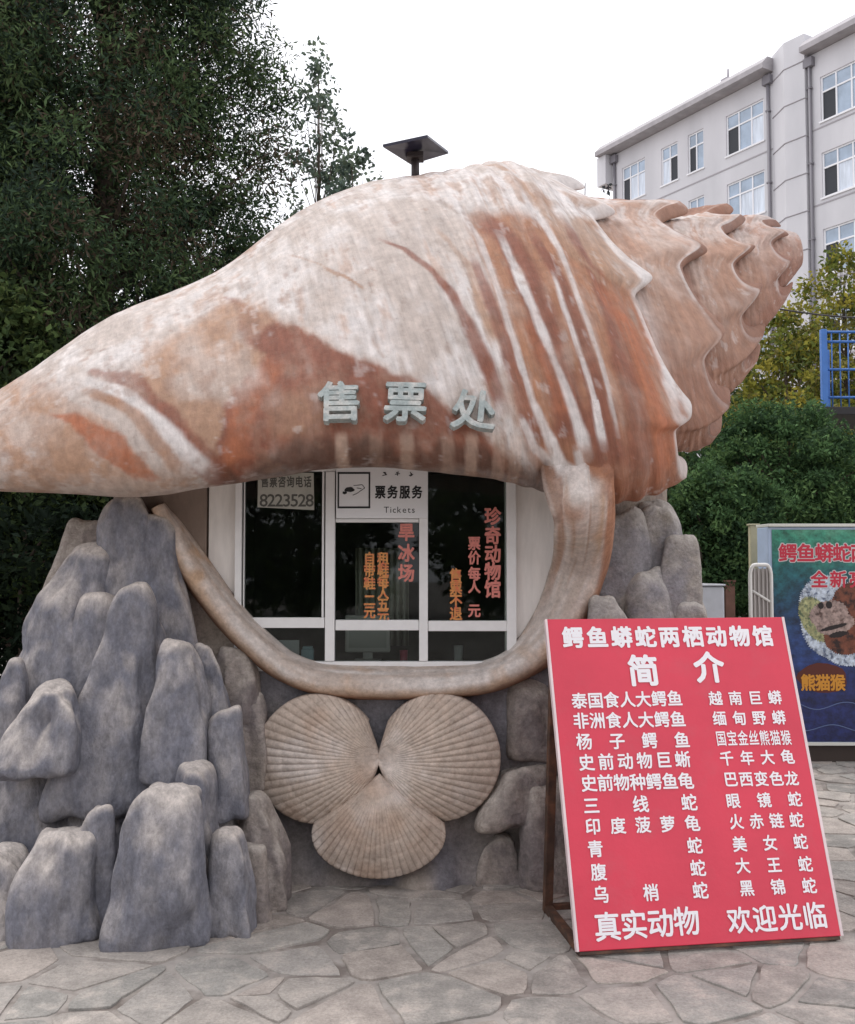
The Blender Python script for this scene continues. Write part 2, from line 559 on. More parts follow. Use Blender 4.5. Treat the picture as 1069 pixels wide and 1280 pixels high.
def make_shell():
    NT = 560
    th = np.linspace(0, 2 * np.pi, NT, endpoint=False)
    ct, st = np.cos(th), np.sin(th)
    ex = 2 / 2.25
    cs, sn = np.sign(ct) * np.abs(ct) ** ex, np.sign(st) * np.abs(st) ** ex
    back = np.where(st < 0, 0.95, 1.0)
    shoulders = [9.0, 10.0, 11.0, 12.0]
    nodes = {9.0: (9, R(72)), 10.0: (10, R(92)), 11.0: (11, R(88)), 12.0: (9, R(90)), 13.0: (6, R(80))}
    amp = {9.0: 0.075, 10.0: 0.13, 11.0: 0.16, 12.0: 0.15, 13.0: 0.0}
    ovh = {9.0: 0.36, 10.0: 0.48, 11.0: 0.5, 12.0: 0.42, 13.0: 0.0}
    stp = {9.0: 0.135, 10.0: 0.18, 11.0: 0.21, 12.0: 0.23}
    rows = []                                    # (u, radius factor array, u shift array)

    def nfun(s, off=0.0):
        n, ph = nodes[s]
        pw, fw = (3.0, 0.13) if s == 9.0 else (2.4, 0.22)
        x = (n * (th - ph) / (2 * np.pi) + 0.07 * np.sin(2 * th + s * 2)) % 1.0
        fall = 0.5 + 0.5 * np.cos(np.pi * np.clip(x / fw, 0, 1))
        rise = np.clip((x - fw) / (1 - fw), 0, 1) ** pw
        y = np.where(x < fw, fall, rise)
        k = np.array([.06, .1, .14, .17, .18, .17, .14, .1, .06]); k = k / k.sum()   # take the knife edge off the tip
        return sum(k[q] * np.roll(y, q - 4) for q in range(9))
    prev = None
    us = np.linspace(0.0, 9.0, 330) ** 1.0
    for u in us:
        t = np.clip((u - 6.6) / 2.4, 0, 1)
        n = nfun(9.0)
        f = 1 + amp[9.0] * (n - 0.15) * t ** 5.0
        rows.append((np.full(NT, u), f, ovh[9.0] * n * t ** 9))
    for k, s in enumerate(shoulders):
        e = s + 1.0
        # the lip turns under, back to the start of the next whorl
        last = rows[-1]; n0 = nfun(s); n1 = nfun(e) if e in nodes else n0
        f1 = 1 - stp[s] + amp[s] * 0.25 * (n0 - 0.35)
        for q in np.linspace(0.08, 1, 14):
            qq = q
            bulge = 0.15 * np.sin(np.pi * q ** 0.8) * (0.35 + 0.65 * n0)
            rows.append((np.full(NT, s), last[1] * (1 - qq) + f1 * qq, last[2] * (1 - qq ** 2.6) + bulge + 0.02 * qq))
        nrow = 70 if k < 2 else 46
        for t in np.linspace(0.03, 1, nrow):
            g0 = t ** 1.4
            f = (1 - stp[s]) * (1 - g0) + g0 + amp[s] * 0.25 * (n0 - 0.35) * (1 - t) ** 2 + amp[e] * (n1 - 0.15) * t ** 1.8
            rows.append((np.full(NT, s + t), f, ovh[e] * n1 * t ** 4))
    u_all = np.concatenate([a[0] + a[2] for a in rows]); f_all = np.concatenate([a[1] for a in rows])
    ub = np.concatenate([a[0] for a in rows])
    nr = len(rows)
    E = catmull(ctrl, np.clip(u_all, 0, 12.999))
    C_, A_, B_ = E[:, 0:3], E[:, 3:6], E[:, 6:9]
    cc, ss, bb = np.tile(cs, nr), np.tile(sn, nr), np.tile(back, nr)
    TH = np.tile(th, nr)
    V = C_ + (A_ * cc[:, None] + B_ * (ss * bb)[:, None]) * f_all[:, None]
    # uneven hand-trowelled surface, growth ridges and the pleat on the front
    Nn = A_ * cc[:, None] + B_ * (ss * bb)[:, None]
    Nn = Nn / (np.linalg.norm(Nn, axis=1, keepdims=True) + 1e-6)
    fade = np.clip(np.minimum(ub, 13 - ub) * 1.0, 0.15, 1)
    d = fbm(V, 1.6, 3, 5) * 0.030 + fbm(V, 6.0, 3, 9) * 0.008
    gl = np.sin(ub * 19 + 2.2 * fbm(V, 0.9, 2, 3) + 0.4 * np.sin(TH * 2)) * sstep(5.6, 7.6, ub) * (1 - sstep(8.6, 9, ub))
    d = d + 0.009 * gl
    gl2 = np.sin(ub * 46 + 2.0 * fbm(V, 1.2, 2, 4)) * sstep(9.0, 9.3, ub)
    d = d + 0.0035 * gl2
    V = V + Nn * (d * fade)[:, None]
    i = np.arange(nr - 1)[:, None] * NT; j = np.arange(NT)[None, :]; j2 = (j + 1) % NT
    F = np.stack([i + j, i + j2, i + NT + j2, i + NT + j], -1).reshape(-1, 4)
    # close both ends with a fan of quads onto a centre vertex
    c0, c1 = len(V), len(V) + 1
    V = np.vstack([V, V[:NT].mean(0), V[-NT - 0:].mean(0) if False else V[(nr - 1) * NT:(nr) * NT].mean(0) + np.array([0.03, 0.02, 0])])
    ub = np.append(ub, [0, 13]); TH = np.append(TH, [0, 0])
    ev = np.arange(0, NT, 2)
    F0 = np.stack([np.full(len(ev), c0), (ev + 2) % NT, (ev + 1) % NT, ev], -1)
    bb_ = (nr - 1) * NT
    F1 = np.stack([np.full(len(ev), c1), bb_ + ev, bb_ + (ev + 1) % NT, bb_ + (ev + 2) % NT], -1)
    return V, np.vstack([F, F0, F1]), ub, TH


SV, SF, SU, STH = make_shell()
shell_bvh = BVHTree.FromPolygons([tuple(v) for v in SV], [tuple(int(q) for q in f) for f in SF])


def on_shell(px, py):
    d = ray(px, py).normalized()
    h = shell_bvh.ray_cast(Vector((0, 0, EYE)), d)
    return h


def xz(pts):
    """places on the shell's front, as (x, z)"""
    out = []
    for px, py in pts:
        h = on_shell(px, py)
        q = h[0] if h[0] is not None else P(px, py, 5.2)
        out.append((q.x, q.z))
    return np.array(out)


def paint_shell():
    q = SV[:, [0, 2]].copy()
    wob = np.c_[fbm(SV, 4.5, 3, 31), fbm(SV, 4.5, 3, 47)]
    wob2 = np.c_[fbm(SV, 1.7, 2, 37), fbm(SV, 1.7, 2, 57)]
    qw = q + wob * 0.04 + wob2 * 0.06
    n1 = fbm(SV, 2.2, 4, 61); n2 = fbm(SV, 7.0, 4, 71); n3 = fbm(np.c_[SU * 6, np.cos(STH) * 3.2, np.sin(STH) * 3.2], 1.0, 5, 81, 0.68)
    cream, pale = np.array((0.475, 0.40, 0.355)), np.array((0.62, 0.57, 0.545))
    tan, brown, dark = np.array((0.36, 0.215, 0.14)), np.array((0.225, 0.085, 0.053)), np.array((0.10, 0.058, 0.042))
    rust = np.array((0.36, 0.125, 0.06))
    C = cream + (pale - cream) * sstep(-0.3, 0.25, 0.7 * n1 + 0.3 * n2 + 0.7 * n3)[:, None]

    def lay(col, m):
        nonlocal C
        m = np.clip(m, 0, 1)[:, None]
        C = C * (1 - m) + np.asarray(col) * m

    def patch(col, pts, soft=0.03, strength=1.0, mott=0.3):
        d = poly_sd(qw, xz(pts))
        lay(col, sstep(soft, -soft, d + 0.05 * n3) * np.clip(strength + mott * (n2 + 1.6 * n3), 0, 1))

    def streak(col, pts, w0, w1=None, strength=1.0, mott=0.35, soft=0.42):
        """w in photograph pixels at the shell, turned to metres"""
        w1 = w0 if w1 is None else w1
        d, at = seg_dist(q + wob * 0.012, xz(pts))
        wd = (w0 + (w1 - w0) * at) * 0.0037 / 2 * (1 + 0.5 * n2)
        ends = sstep(0, 0.08, at) * sstep(1.0, 0.93, at)
        lay(col, sstep(1 + soft, 1 - soft, d / np.maximum(wd, 1e-4)) * np.clip(strength + mott * (n2 + n3), 0, 1) * (0.25 + 0.75 * ends))

    # warm staining over the whole cream coat
    lay(tan, 0.6 * sstep(0.10, 0.40, n3 + 0.35 * n1))
    lay((0.33, 0.26, 0.22), 0.5 * sstep(0.22, 0.42, fbm(SV, 11, 4, 131)) * sstep(-0.1, 0.3, n1))
    lay(tan, 0.5 * sstep(0.12, 0.55, n1) * sstep(-0.4, 0.3, n2))
    # the canal on the left: tan and brown sweeps
    patch(tan, [(0, 470), (60, 470), (150, 520), (250, 600), (200, 612), (100, 614), (0, 612)], 0.09, 0.7, 0.5)
    patch((0.30, 0.165, 0.105), [(170, 470), (235, 450), (300, 490), (318, 560), (290, 600), (240, 570)], 0.05, 0.6, 0.6)
    patch(tan, [(150, 470), (200, 428), (280, 378), (350, 388), (470, 455), (600, 545), (660, 600), (430, 590), (300, 600), (210, 510)], 0.05, 0.8, 0.5)
    patch(brown, [(420, 440), (480, 462), (600, 545), (660, 600), (560, 590), (480, 560)], 0.02, 0.35, 0.5)
    patch(brown, [(285, 372), (352, 392), (430, 432), (520, 490), (598, 545), (640, 600), (520, 596), (420, 585), (330, 592), (268, 606), (280, 560), (285, 505), (330, 440)], 0.016, 0.86, 0.5)
    patch(rust, [(300, 480), (335, 440), (365, 450), (330, 520), (320, 575), (285, 590), (290, 545)], 0.03, 0.6, 0.5)
    patch(tan, [(350, 480), (420, 470), (440, 500), (400, 545), (345, 550)], 0.05, 0.5, 0.6)
    patch(cream, [(200, 470), (250, 440), (330, 450), (345, 470), (300, 500), (240, 490)], 0.035, 0.5, 0.6)
    patch(tan, [(270, 380), (330, 372), (350, 395), (300, 420), (250, 430)], 0.03, 0.55, 0.6)
    patch(brown, [(118, 455), (150, 462), (215, 490), (265, 545), (300, 580), (262, 598), (235, 560), (190, 510)], 0.014, 0.75, 0.4)
    streak(pale, [(95, 470), (165, 500), (220, 550), (262, 590)], 14, 20, 0.85)
    streak((0.33, 0.18, 0.11), [(110, 488), (170, 520), (228, 592)], 12, 20, 0.8)
    streak(cream, [(85, 490), (150, 525), (205, 590)], 12, 18, 0.8)
    patch(rust, [(72, 514), (105, 515), (150, 540), (190, 575), (205, 592), (165, 592), (125, 560), (100, 535)], 0.014, 0.85, 0.35)
    patch(tan, [(60, 530), (100, 540), (130, 590), (60, 605), (20, 590)], 0.04, 0.6, 0.6)
    # growth stripes of the body whorl
    patch((0.34, 0.165, 0.095), [(590, 268), (640, 262), (700, 285), (800, 375), (838, 480), (880, 640), (740, 660), (660, 600), (650, 520), (622, 400)], 0.05, 0.95, 0.4)
    patch((0.27, 0.115, 0.065), [(740, 500), (860, 540), (900, 640), (740, 660)], 0.08, 0.8, 0.4)
    patch(rust, [(770, 360), (815, 400), (850, 560), (820, 610), (790, 500)], 0.05, 0.45, 0.5)
    streak(brown, [(474, 299), (505, 312), (540, 337), (565, 368), (590, 415), (612, 465), (628, 510)], 5, 20, 0.85)
    streak(tan, [(545, 285), (585, 330), (600, 380), (625, 430)], 8, 14, 0.6)
    streak(brown, [(590, 320), (610, 370), (632, 430), (655, 500), (672, 560)], 10, 22, 0.75)
    streak(brown, [(600, 265), (640, 310), (672, 380), (700, 470), (722, 560)], 28, 44, 0.95)
    streak(rust, [(660, 400), (690, 470), (705, 520)], 14, 18, 0.55)
    streak(brown, [(660, 285), (700, 350), (730, 430), (752, 520), (765, 590)], 10, 40, 0.9)
    streak(brown, [(700, 270), (745, 345), (775, 430), (797, 520), (805, 600)], 16, 44, 0.8)
    streak(rust, [(745, 345), (790, 420), (820, 510), (830, 590)], 26, 30, 0.6)
    patch(tan, [(650, 222), (690, 250), (720, 300), (765, 355), (790, 420), (765, 360), (700, 300), (655, 240)], 0.02, 0.7)
    patch(tan, [(720, 285), (760, 280), (810, 365), (770, 358), (745, 330)], 0.02, 0.8)
    # pale streaks between
    streak(pale, [(560, 240), (600, 300), (625, 370), (650, 450), (675, 530)], 9, 7, 0.75)
    streak(pale, [(622, 290), (655, 360), (685, 430), (712, 500), (735, 570)], 10, 12, 0.9)
    streak(pale, [(690, 340), (712, 400), (735, 470), (755, 560)], 6, 9, 0.8)
    streak(pale, [(655, 245), (700, 310), (722, 370), (752, 450), (772, 545)], 9, 6, 0.75)
    streak(pale, [(800, 366), (815, 395), (826, 435), (840, 485)], 22, 18, 0.8)
    streak(pale, [(832, 470), (846, 520), (852, 560), (856, 600)], 18, 14, 0.7)
    streak(pale, [(745, 285), (775, 320), (812, 366)], 10, 10, 0.8)
    streak(pale, [(690, 235), (720, 262), (750, 276)], 22, 16, 0.8)
    streak(tan, [(590, 208), (620, 205), (640, 200)], 10, 8, 0.7)
    for a in ([(652, 520), (668, 560), (690, 622)], [(690, 545), (702, 580), (712, 625)], [(668, 500), (690, 560), (704, 600)], [(722, 560), (730, 595), (736, 625)], [(640, 545), (655, 580), (672, 612)]):
        streak(pale, a, 7, 15, 0.7)
    # the spire: brown, its undersides and lower half painted darker as shade
    k = sstep(9.05, 9.4, SU)
    tt = SU - np.floor(SU)
    lay((0.39, 0.235, 0.165), k * np.clip(0.72 + 0.5 * n2 + 0.5 * n1, 0.1, 0.95) * sstep(0.1, 1.4, STH + 0.6 * n1))
    lay((0.27, 0.125, 0.075), k * sstep(0.25, -0.25, n1 + 0.5 * n2 - 0.5 * (STH - 1.7)) * 0.8)
    lay((0.20, 0.085, 0.05), k * sstep(0.34, 0.06, tt + 0.15 * n2) * 0.8)
    lay(pale, k * sstep(0.93, 0.985, tt) * 0.65)
    lay((0.23, 0.105, 0.065), k * sstep(1.1, 2.3, STH + 0.5 * n1) * 0.6)
    lay((0.34, 0.19, 0.13), k * sstep(-0.1, 0.35, n3 + 0.4 * n2) * 0.5)
    lay(brown, sstep(10.9, 12.2, SU) * 0.30)
    lay(pale, sstep(8.93, 8.99, SU) * (SU <= 9.0) * 0.7)
    # old cracks and scuffs in the pale coat
    streak(tan, [(405, 335), (430, 345), (455, 362)], 7, 3, 0.8)
    streak(tan, [(360, 318), (400, 330), (425, 348)], 4, 3, 0.6)
    for (a, b, ww) in (((545, 250), (575, 268), 12), ((548, 275), (580, 300), 9), ((575, 255), (602, 285), 6), ((505, 372), (500, 395), 5), ((545, 300), (565, 315), 10)):
        streak((0.36, 0.29, 0.25), [a, b], ww, 3, 0.55, 0.9)
    # dark brown band along the underside of the brow with runs of washed-down paint
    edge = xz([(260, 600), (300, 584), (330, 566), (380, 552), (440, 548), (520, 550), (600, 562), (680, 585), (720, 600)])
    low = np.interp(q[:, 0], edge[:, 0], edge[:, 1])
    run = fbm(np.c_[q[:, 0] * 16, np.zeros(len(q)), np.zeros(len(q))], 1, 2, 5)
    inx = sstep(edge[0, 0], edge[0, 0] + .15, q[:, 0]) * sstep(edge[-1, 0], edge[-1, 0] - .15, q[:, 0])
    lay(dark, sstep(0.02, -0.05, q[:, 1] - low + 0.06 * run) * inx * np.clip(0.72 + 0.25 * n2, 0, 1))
    for px, a in ((427, .75), (508, .6), (590, .6), (560, .35), (625, .45), (645, .4), (470, .25)):
        p0 = xz([(px, 542)])[0]
        lay((0.50, 0.36, 0.28), sstep(0.034, 0.018, np.abs(q[:, 0] - p0[0] + 0.006 * n2)) * sstep(0.02, -0.02, q[:, 1] - p0[1]) * a)
    # flaking: the pale coat shows through the brown and the brown through the pale
    fl = fbm(np.c_[SU * 9, np.cos(STH) * 4, np.sin(STH) * 4], 1.0, 5, 141, 0.68) * 0.7 + fbm(SV, 13, 4, 151, .65) * 0.5
    lay(pale, sstep(0.24, 0.38, fl + 0.15 * n2) * 0.30)
    lay((0.28, 0.16, 0.11), sstep(0.20, 0.38, -fl + 0.25 * n1) * 0.42)
    C *= (1 + 0.10 * n3)[:, None]
    return np.clip(C, 0.02, 0.85)


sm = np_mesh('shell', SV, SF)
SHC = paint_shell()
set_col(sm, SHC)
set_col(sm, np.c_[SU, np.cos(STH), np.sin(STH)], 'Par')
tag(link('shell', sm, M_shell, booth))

# ------------------------------------------------------------------ rim of the opening
O_ = [(196, 634), (200, 644), (205, 657), (216, 685), (234, 720), (258, 754), (282, 784), (313, 815), (345, 840), (385, 858), (430, 866), (500, 868), (560, 866), (610, 859),
      (650, 845), (690, 820), (722, 785), (744, 740), (757, 690), (762, 640), (764, 596), (764, 550), (756, 500)]
I_ = [(199, 632), (206, 641), (219, 655), (240, 682), (262, 712), (285, 745), (307, 772), (340, 804), (368, 824), (400, 834), (440, 837), (500, 839), (560, 838), (600, 834),
      (632, 822), (655, 800), (676, 765), (690, 725), (695, 690), (693, 655), (684, 622), (672, 575), (668, 520)]


def make_rim():
    n = 260
    u = np.linspace(0, len(O_) - 1, n)
    o2, i2 = catmull(O_, u), catmull(I_, u)
    m = 26
    wv = np.linspace(0, 1, m)
    V, C = [], []
    right = sstep(15.3, 18, u)
    for k in range(n):
        for t in wv:
            px = i2[k] * (1 - t) + o2[k] * t
            # profile from inner edge (deep) over the crest to the outer edge
            yi, yc, yo = 4.945, 4.80, 4.95
            if t < 0.74: Y = yi + (yc - yi) * math.sin(t / 0.74 * math.pi / 2) ** 0.9
            else:
                s_ = (t - 0.74) / 0.26
                Y = yc + (yo - yc) * (1 - math.sqrt(max(0, 1 - s_ * s_)))
            wb = float(sstep(17.2, 19.7, u[k]))
            if wb > 0:                           # the lip grows out of the body of the shell
                h = on_shell(px[0], min(px[1], 578))
                ys = (h[0].y if h[0] is not None else 4.7) + 0.04 - 0.07 * max(0.0, math.sin(math.pi * t)) ** (0.6 + 1.0 * float(sstep(18.6, 19.6, u[k]))) * (1 - float(sstep(18.7, 20.9, u[k])))
                Y = Y * (1 - wb) + ys * wb
            V.append(P(px[0], px[1], Y))
    V = np.array(V)
    T = np.tile(wv, n); UU = np.repeat(u, m); RR = np.repeat(right, m)
    V += np.c_[np.zeros(len(V)), fbm(V, 5, 3, 3) * 0.012, fbm(V, 4, 3, 8) * 0.008]
    n1 = fbm(V, 9, 4, 13); n2 = fbm(np.c_[T * 9, UU * 0.6, np.zeros(len(T))], 1, 3, 23)
    cream, pale, tan, brown = (np.array(c) for c in ((0.52, 0.43, 0.37), (0.66, 0.60, 0.56), (0.50, 0.34, 0.23), (0.30, 0.15, 0.09)))
    C = cream + (pale - cream) * np.clip(0.5 + 1.2 * n2, 0, 1)[:, None]

    def lay(c, mk):
        nonlocal C
        mk = np.clip(mk, 0, 1)[:, None]; C = C * (1 - mk) + np.array(c) * mk
    lay(tan, (sstep(0.1, 0.5, n1) * 0.55) + (1 - sstep(3, 8, UU)) * 0.5 * np.clip(0.6 + n1, 0, 1))
    lay(tan, sstep(0.70, 0.80, T + 0.06 * n1) * 0.8)
    lay(brown, sstep(0.80, 0.93, T + 0.05 * n1) * 0.85)
    lay((0.42, 0.27, 0.2), RR * sstep(0.04, 0.08, T) * sstep(0.24, 0.16, T + 0.05 * n1) * 0.8)
    lay((0.44, 0.31, 0.235), RR * sstep(0.25, 0.5, n2) * 0.5)
    lay(pale, RR * sstep(0.12, 0.3, fbm(np.c_[T * 14, UU * 0.30, 0 * T], 1, 3, 77)) * 0.6)
    lay((0.40, 0.26, 0.18), RR * sstep(0.14, 0.34, fbm(np.c_[T * 20, UU * 0.30, 0 * T + 5], 1, 3, 79)) * 0.6)
    lay((0.40, 0.19, 0.11), RR * sstep(0.82, 0.88, T + 0.03 * n1) * 0.8)
    up_ = sstep(18.9, 20.4, UU + 1.1 * n1)       # one coat of paint runs from the body down into the lip
    for q in np.nonzero(up_ > 0)[0]:
        fi = shell_bvh.find_nearest(Vector(V[q]))[2]
        C[q] = C[q] * (1 - up_[q]) + SHC[SF[fi][0]] * up_[q]
    i = np.arange(n - 1)[:, None] * m; j = np.arange(m - 1)[None, :]
    F = np.stack([i + j, i + m + j, i + m + j + 1, i + j + 1], -1).reshape(-1, 4)
    # a closed back so that the rim is solid
    me = np_mesh('aperture_rim', V, F)
    set_col(me, np.clip(C * (1 + 0.08 * n1)[:, None], 0.02, 0.85))
    o = link('aperture_rim', me, M_rim, booth)
    sol = o.modifiers.new('thick', 'SOLIDIFY'); sol.thickness = 0.03; sol.offset = -1
    return o


make_rim()

# ------------------------------------------------------------------ base wall with the opening cut out
foot = [(-1.72, 7.2), (-1.75, 6.2), (-1.72, 5.5), (-1.60, 5.15), (-1.40, 4.98), (-1.15, 4.93), (-0.5, 4.92), (0.1, 4.92), (0.55, 4.94), (0.85, 5.0), (1.1, 5.12), (1.3, 5.4), (1.36, 6.0), (1.3, 7.2)]


def make_wall():
    u = np.linspace(0, len(foot) - 1, 330)
    fp = catmull(foot, u)
    z = np.linspace(-0.05, 2.16, 150)
    V = np.array([(x, y, zz) for x, y in fp for zz in z])
    front = (V[:, 1] < 5.3)
    n1, n2 = fbm(V, 2.4, 3, 91), fbm(V, 7, 3, 95)
    # hollows and ribs low on the wall, as if moulded round the boulders
    V[:, 1] -= np.where(front, np.maximum(0, fbm(V * np.array([1, 1, 0.55]), 3.2, 2, 101)) * 0.16 * sstep(1.0, 0.6, V[:, 2]) + n2 * 0.015, 0)
    V[:, 1] -= np.where(front, sstep(0.22, 0.0, V[:, 2]) * 0.10, 0)
    outline = np.array([(lambda p: (p.x, p.z))(P(a, b, 4.93)) for a, b in O_])
    outline = np.vstack([outline, [(0.9, 2.6), (-1.4, 2.6)]])
    sd = poly_sd(V[:, [0, 2]], outline)
    m = len(z)
    i = np.arange(len(u) - 1)[:, None] * m; j = np.arange(m - 1)[None, :]
    F = np.stack([i + j, i + m + j, i + m + j + 1, i + j + 1], -1).reshape(-1, 4)
    cut = (sd[F].max(1) < -0.012) & (V[F][:, :, 1].max(1) < 5.5)
    F = F[~cut]
    C = np.array((0.20, 0.19, 0.205)) + (np.array((0.27, 0.235, 0.215)) - np.array((0.20, 0.19, 0.205))) * sstep(-0.2, 0.4, n1)[:, None]
    up = sstep(1.0, 1.25, V[:, 2])[:, None]
    C = C * (1 - up) + np.array((0.26, 0.20, 0.17)) * up
    stain = (sstep(0.10, 0.42, fbm(V * np.array([1, 1, 0.4]), 3.0, 3, 111)) * 0.7)[:, None]
    C = C * (1 - stain) + np.array((0.36, 0.30, 0.24)) * stain
    me = np_mesh('base_wall', V, F)
    set_col(me, C)
    link('base_wall', me, M_wall, booth)


make_wall()

# recessed plaster, white panel and window
YW = 4.95
mb = MB()


def pxbox(mb, x0, y0, x1, y1, Y, th, mi=0, bev=0.004):
    """box whose front face at depth Y spans these places of the facade"""
    a, b = P(x0, y1, Y), P(x1, y0, Y)
    mb.box((a.x, Y, a.z), (b.x, Y + th, b.z), mi, bev=bev)


pxbox(mb, 150, 560, 259, 850, YW - 0.010, 0.06)
mb.build('plaster_reveal', mat('brown_plaster', (0.25, 0.19, 0.155), rough=0.85, var=0.22, vscale=9, bump=0.008, bscale=20, stretch=(1, 1, .5)), booth)
mb = MB()
pxbox(mb, 258.6, 545, 304, 866, YW, 0.05)
pxbox(mb, 632, 545, 706, 866, YW, 0.05)
pxbox(mb, 304.3, 833, 631.7, 866, YW, 0.05)
pxbox(mb, 304.3, 545, 631.7, 585, YW, 0.05)
mb.build('window_surround', M_panel, booth)

mb = MB()
ya = YW - 0.035
for x0, y0, x1, y1, dy in ((292, 560, 303, 838, 0), (634, 560, 645, 838, 0), (303.3, 827, 633.7, 839, 0.001), (303.3, 560, 633.7, 589, 0.002),
                           (406, 589.3, 419, 826.7, -0.004), (524, 589.3, 535, 826.7, -0.003), (303.3, 772, 405.7, 785, 0.004), (419.3, 775, 523.7, 788, 0.003), (535.3, 776, 633.7, 789, 0.004),
                           (419.3, 648, 523.7, 653, 0.006)):
    pxbox(mb, x0, y0, x1, y1, ya + dy, 0.05, bev=0.003)
# the sliding sash on the left stands a little proud
for x0, y0, x1, y1 in ((303.6, 589.4, 306.5, 771.8), (402, 589.4, 405.6, 771.8)):
    pxbox(mb, x0, y0, x1, y1, ya + 0.012, 0.03, bev=0.002)
frame = mb.build('window_frame', M_white, booth)
for x0, y0, x1, y1 in ((306.8, 589.6, 401.8, 771.7), (303.8, 785.3, 405.5, 826.8), (419.5, 653.3, 523.5, 774.8), (419.5, 788.3, 523.5, 826.8), (535.5, 589.5, 633.5, 775.8), (535.5, 789.3, 633.5, 826.8), (419.5, 589.5, 523.5, 647.7)):
    mb = MB(); pxbox(mb, x0, y0, x1, y1, ya + 0.022, 0.005, bev=0)
    mb.build('pane', M_glass, frame)

# the room behind the window
mb = MB()
xa, xb, za, zb = P(262, 0, 5.1).x, P(690, 0, 5.1).x, 0.86, 2.12
y0, y1 = YW + 0.06, 6.6
for lo, hi in (((xa - .04, y0, za), (xa, y1, zb)), ((xb, y0, za), (xb + .04, y1, zb)), ((xa - .04, y1, za), (xb + .04, y1 + .04, zb)),
               ((xa - .04, y0, zb), (xb + .04, y1 + .04, zb + .04)), ((xa - .04, y0, za - .04), (xb + .04, y1 + .04, za))):
    mb.box(lo, hi)
mb.build('inner_room', M_room, booth)
mb = MB()
mb.box((xa + .01, y0 + .01, za + .002), (xb - .01, y0 + .5, za + .14), bev=.01)
mb.build('counter', mat('counter_top', (0.10, 0.085, 0.075), rough=0.5, var=0.2), booth)
mb = MB()                                        # pale folded curtain inside the middle pane
n = 60; vs = []
ca, cb = P(447, 0, 5.75).x, P(512, 0, 5.75).x
for i in range(n):
    x = ca + (cb - ca) * i / (n - 1); y = 5.75 + 0.025 * math.sin(i * 0.9)
    vs += [(x, y, 1.06), (x, y, 1.62)]
mb.add(vs, [(2 * i, 2 * i + 2, 2 * i + 3, 2 * i + 1) for i in range(n - 1)], 0, True)
cu = mb.build('curtain', mat('curtain_cloth', (0.62, 0.60, 0.50), rough=0.9), booth)
cu.modifiers.new('thick', 'SOLIDIFY').thickness = 0.004
ZC = za + .142


def on_counter(px0, px1, Y):
    return W(px0, Y), W(px1, Y)


x0, x1 = on_counter(330, 375, 5.22)
t = thing('desk_notice', ((x0 + x1) / 2, 5.22, ZC), 'white card propped behind the lower left window pane', 'notice')
mb = MB(); mb.box((x0, 5.215, ZC + .0), (x1, 5.225, ZC + .13), bev=.001); mb.build('card', mat('white_card', (0.72, 0.72, 0.70), .6), t)
mb = MB(); mb.prism([(x0 + .02, ZC + .09), (x0 + .045, ZC + .07), (x0 + .06, ZC + .085), (x0 + .05, ZC + .11), (x0 + .03, ZC + .112)], 5.212, 5.214)
mb.box((x0 + .075, 5.212, ZC + .085), (x0 + .105, 5.214, ZC + .093)); mb.build('print', M_black, t)
x0, x1 = on_counter(378, 393, 5.22)
mb = MB(); mb.box((x0, 5.20, ZC), (x1, 5.25, ZC + .085), bev=.006)
mb.box((x0 + .006, 5.206, ZC + .085), (x1 - .006, 5.244, ZC + .098), bev=.004)
tag(mb.build('carton', mat('pale_blue_card', (0.42, 0.58, 0.62), .5)), 'small pale blue carton behind the lower left window pane beside a white card', 'carton')
x0, x1 = on_counter(432, 488, 5.40)
t = thing('monitor', ((x0 + x1) / 2, 5.45, ZC), 'pale grey desk monitor behind the lower middle window pane', 'monitor')
mb = MB(); mb.box((x0, 5.40, ZC + .05), (x1, 5.44, ZC + .25), bev=.008); mb.build('casing', mat('pale_plastic', (0.55, 0.53, 0.48), .45), t)
mb = MB(); mb.box((x0 + .02, 5.396, ZC + .075), (x1 - .02, 5.399, ZC + .23)); mb.build('screen', mat('grey_screen', (0.45, 0.44, 0.40), .25), t)
mb = MB(); mb.box(((x0 + x1) / 2 - .025, 5.41, ZC + .012), ((x0 + x1) / 2 + .025, 5.44, ZC + .05)); mb.box((x0 + .05, 5.37, ZC), (x1 - .05, 5.48, ZC + .011), bev=.003)
mb.build('stand', mat('pale_plastic_stand', (0.4, 0.39, 0.36), .5), t)
for px, col, lab, rad, hh in ((573, (0.42, 0.42, 0.40), 'small grey cup behind the lower right window pane', .025, .10), (505, (0.40, 0.06, 0.10), 'red cup behind the lower middle window pane', .022, .075)):
    x = W(px, 5.25); mb = MB()
    prof = [(rad * .8, 0), (rad * .85, .005), (rad, hh), (rad * .93, hh), (rad * .8, .012), (0.001, .012)]
    m_ = 20; vs = []
    for r_, zz in prof:
        for k in range(m_): vs.append((x + r_ * math.cos(2 * math.pi * k / m_), 5.25 + r_ * math.sin(2 * math.pi * k / m_), ZC + zz))
    fs = [(i * m_ + k, i * m_ + (k + 1) % m_, (i + 1) * m_ + (k + 1) % m_, (i + 1) * m_ + k) for i in range(len(prof) - 1) for k in range(m_)]
    fs.append(tuple(range(m_)))
    mb.add(vs, fs, 0, True)
    tag(mb.build('cup', mat('cup_glaze', col, .35)), lab, 'cup')

# red and yellow stick-on characters on the outside of the panes
YL = ya + 0.0195
MW = plane((0, YL, 0), (1, 0, 0), (0, 0, 1))
M_pink = mat('pink_sticker', (0.62, 0.21, 0.17), rough=0.5, var=0.15, vscale=60)
M_orange = mat('orange_sticker', (0.62, 0.27, 0.08), rough=0.5, var=0.25, vscale=60, col2=(0.55, 0.12, 0.06), c2scale=30)


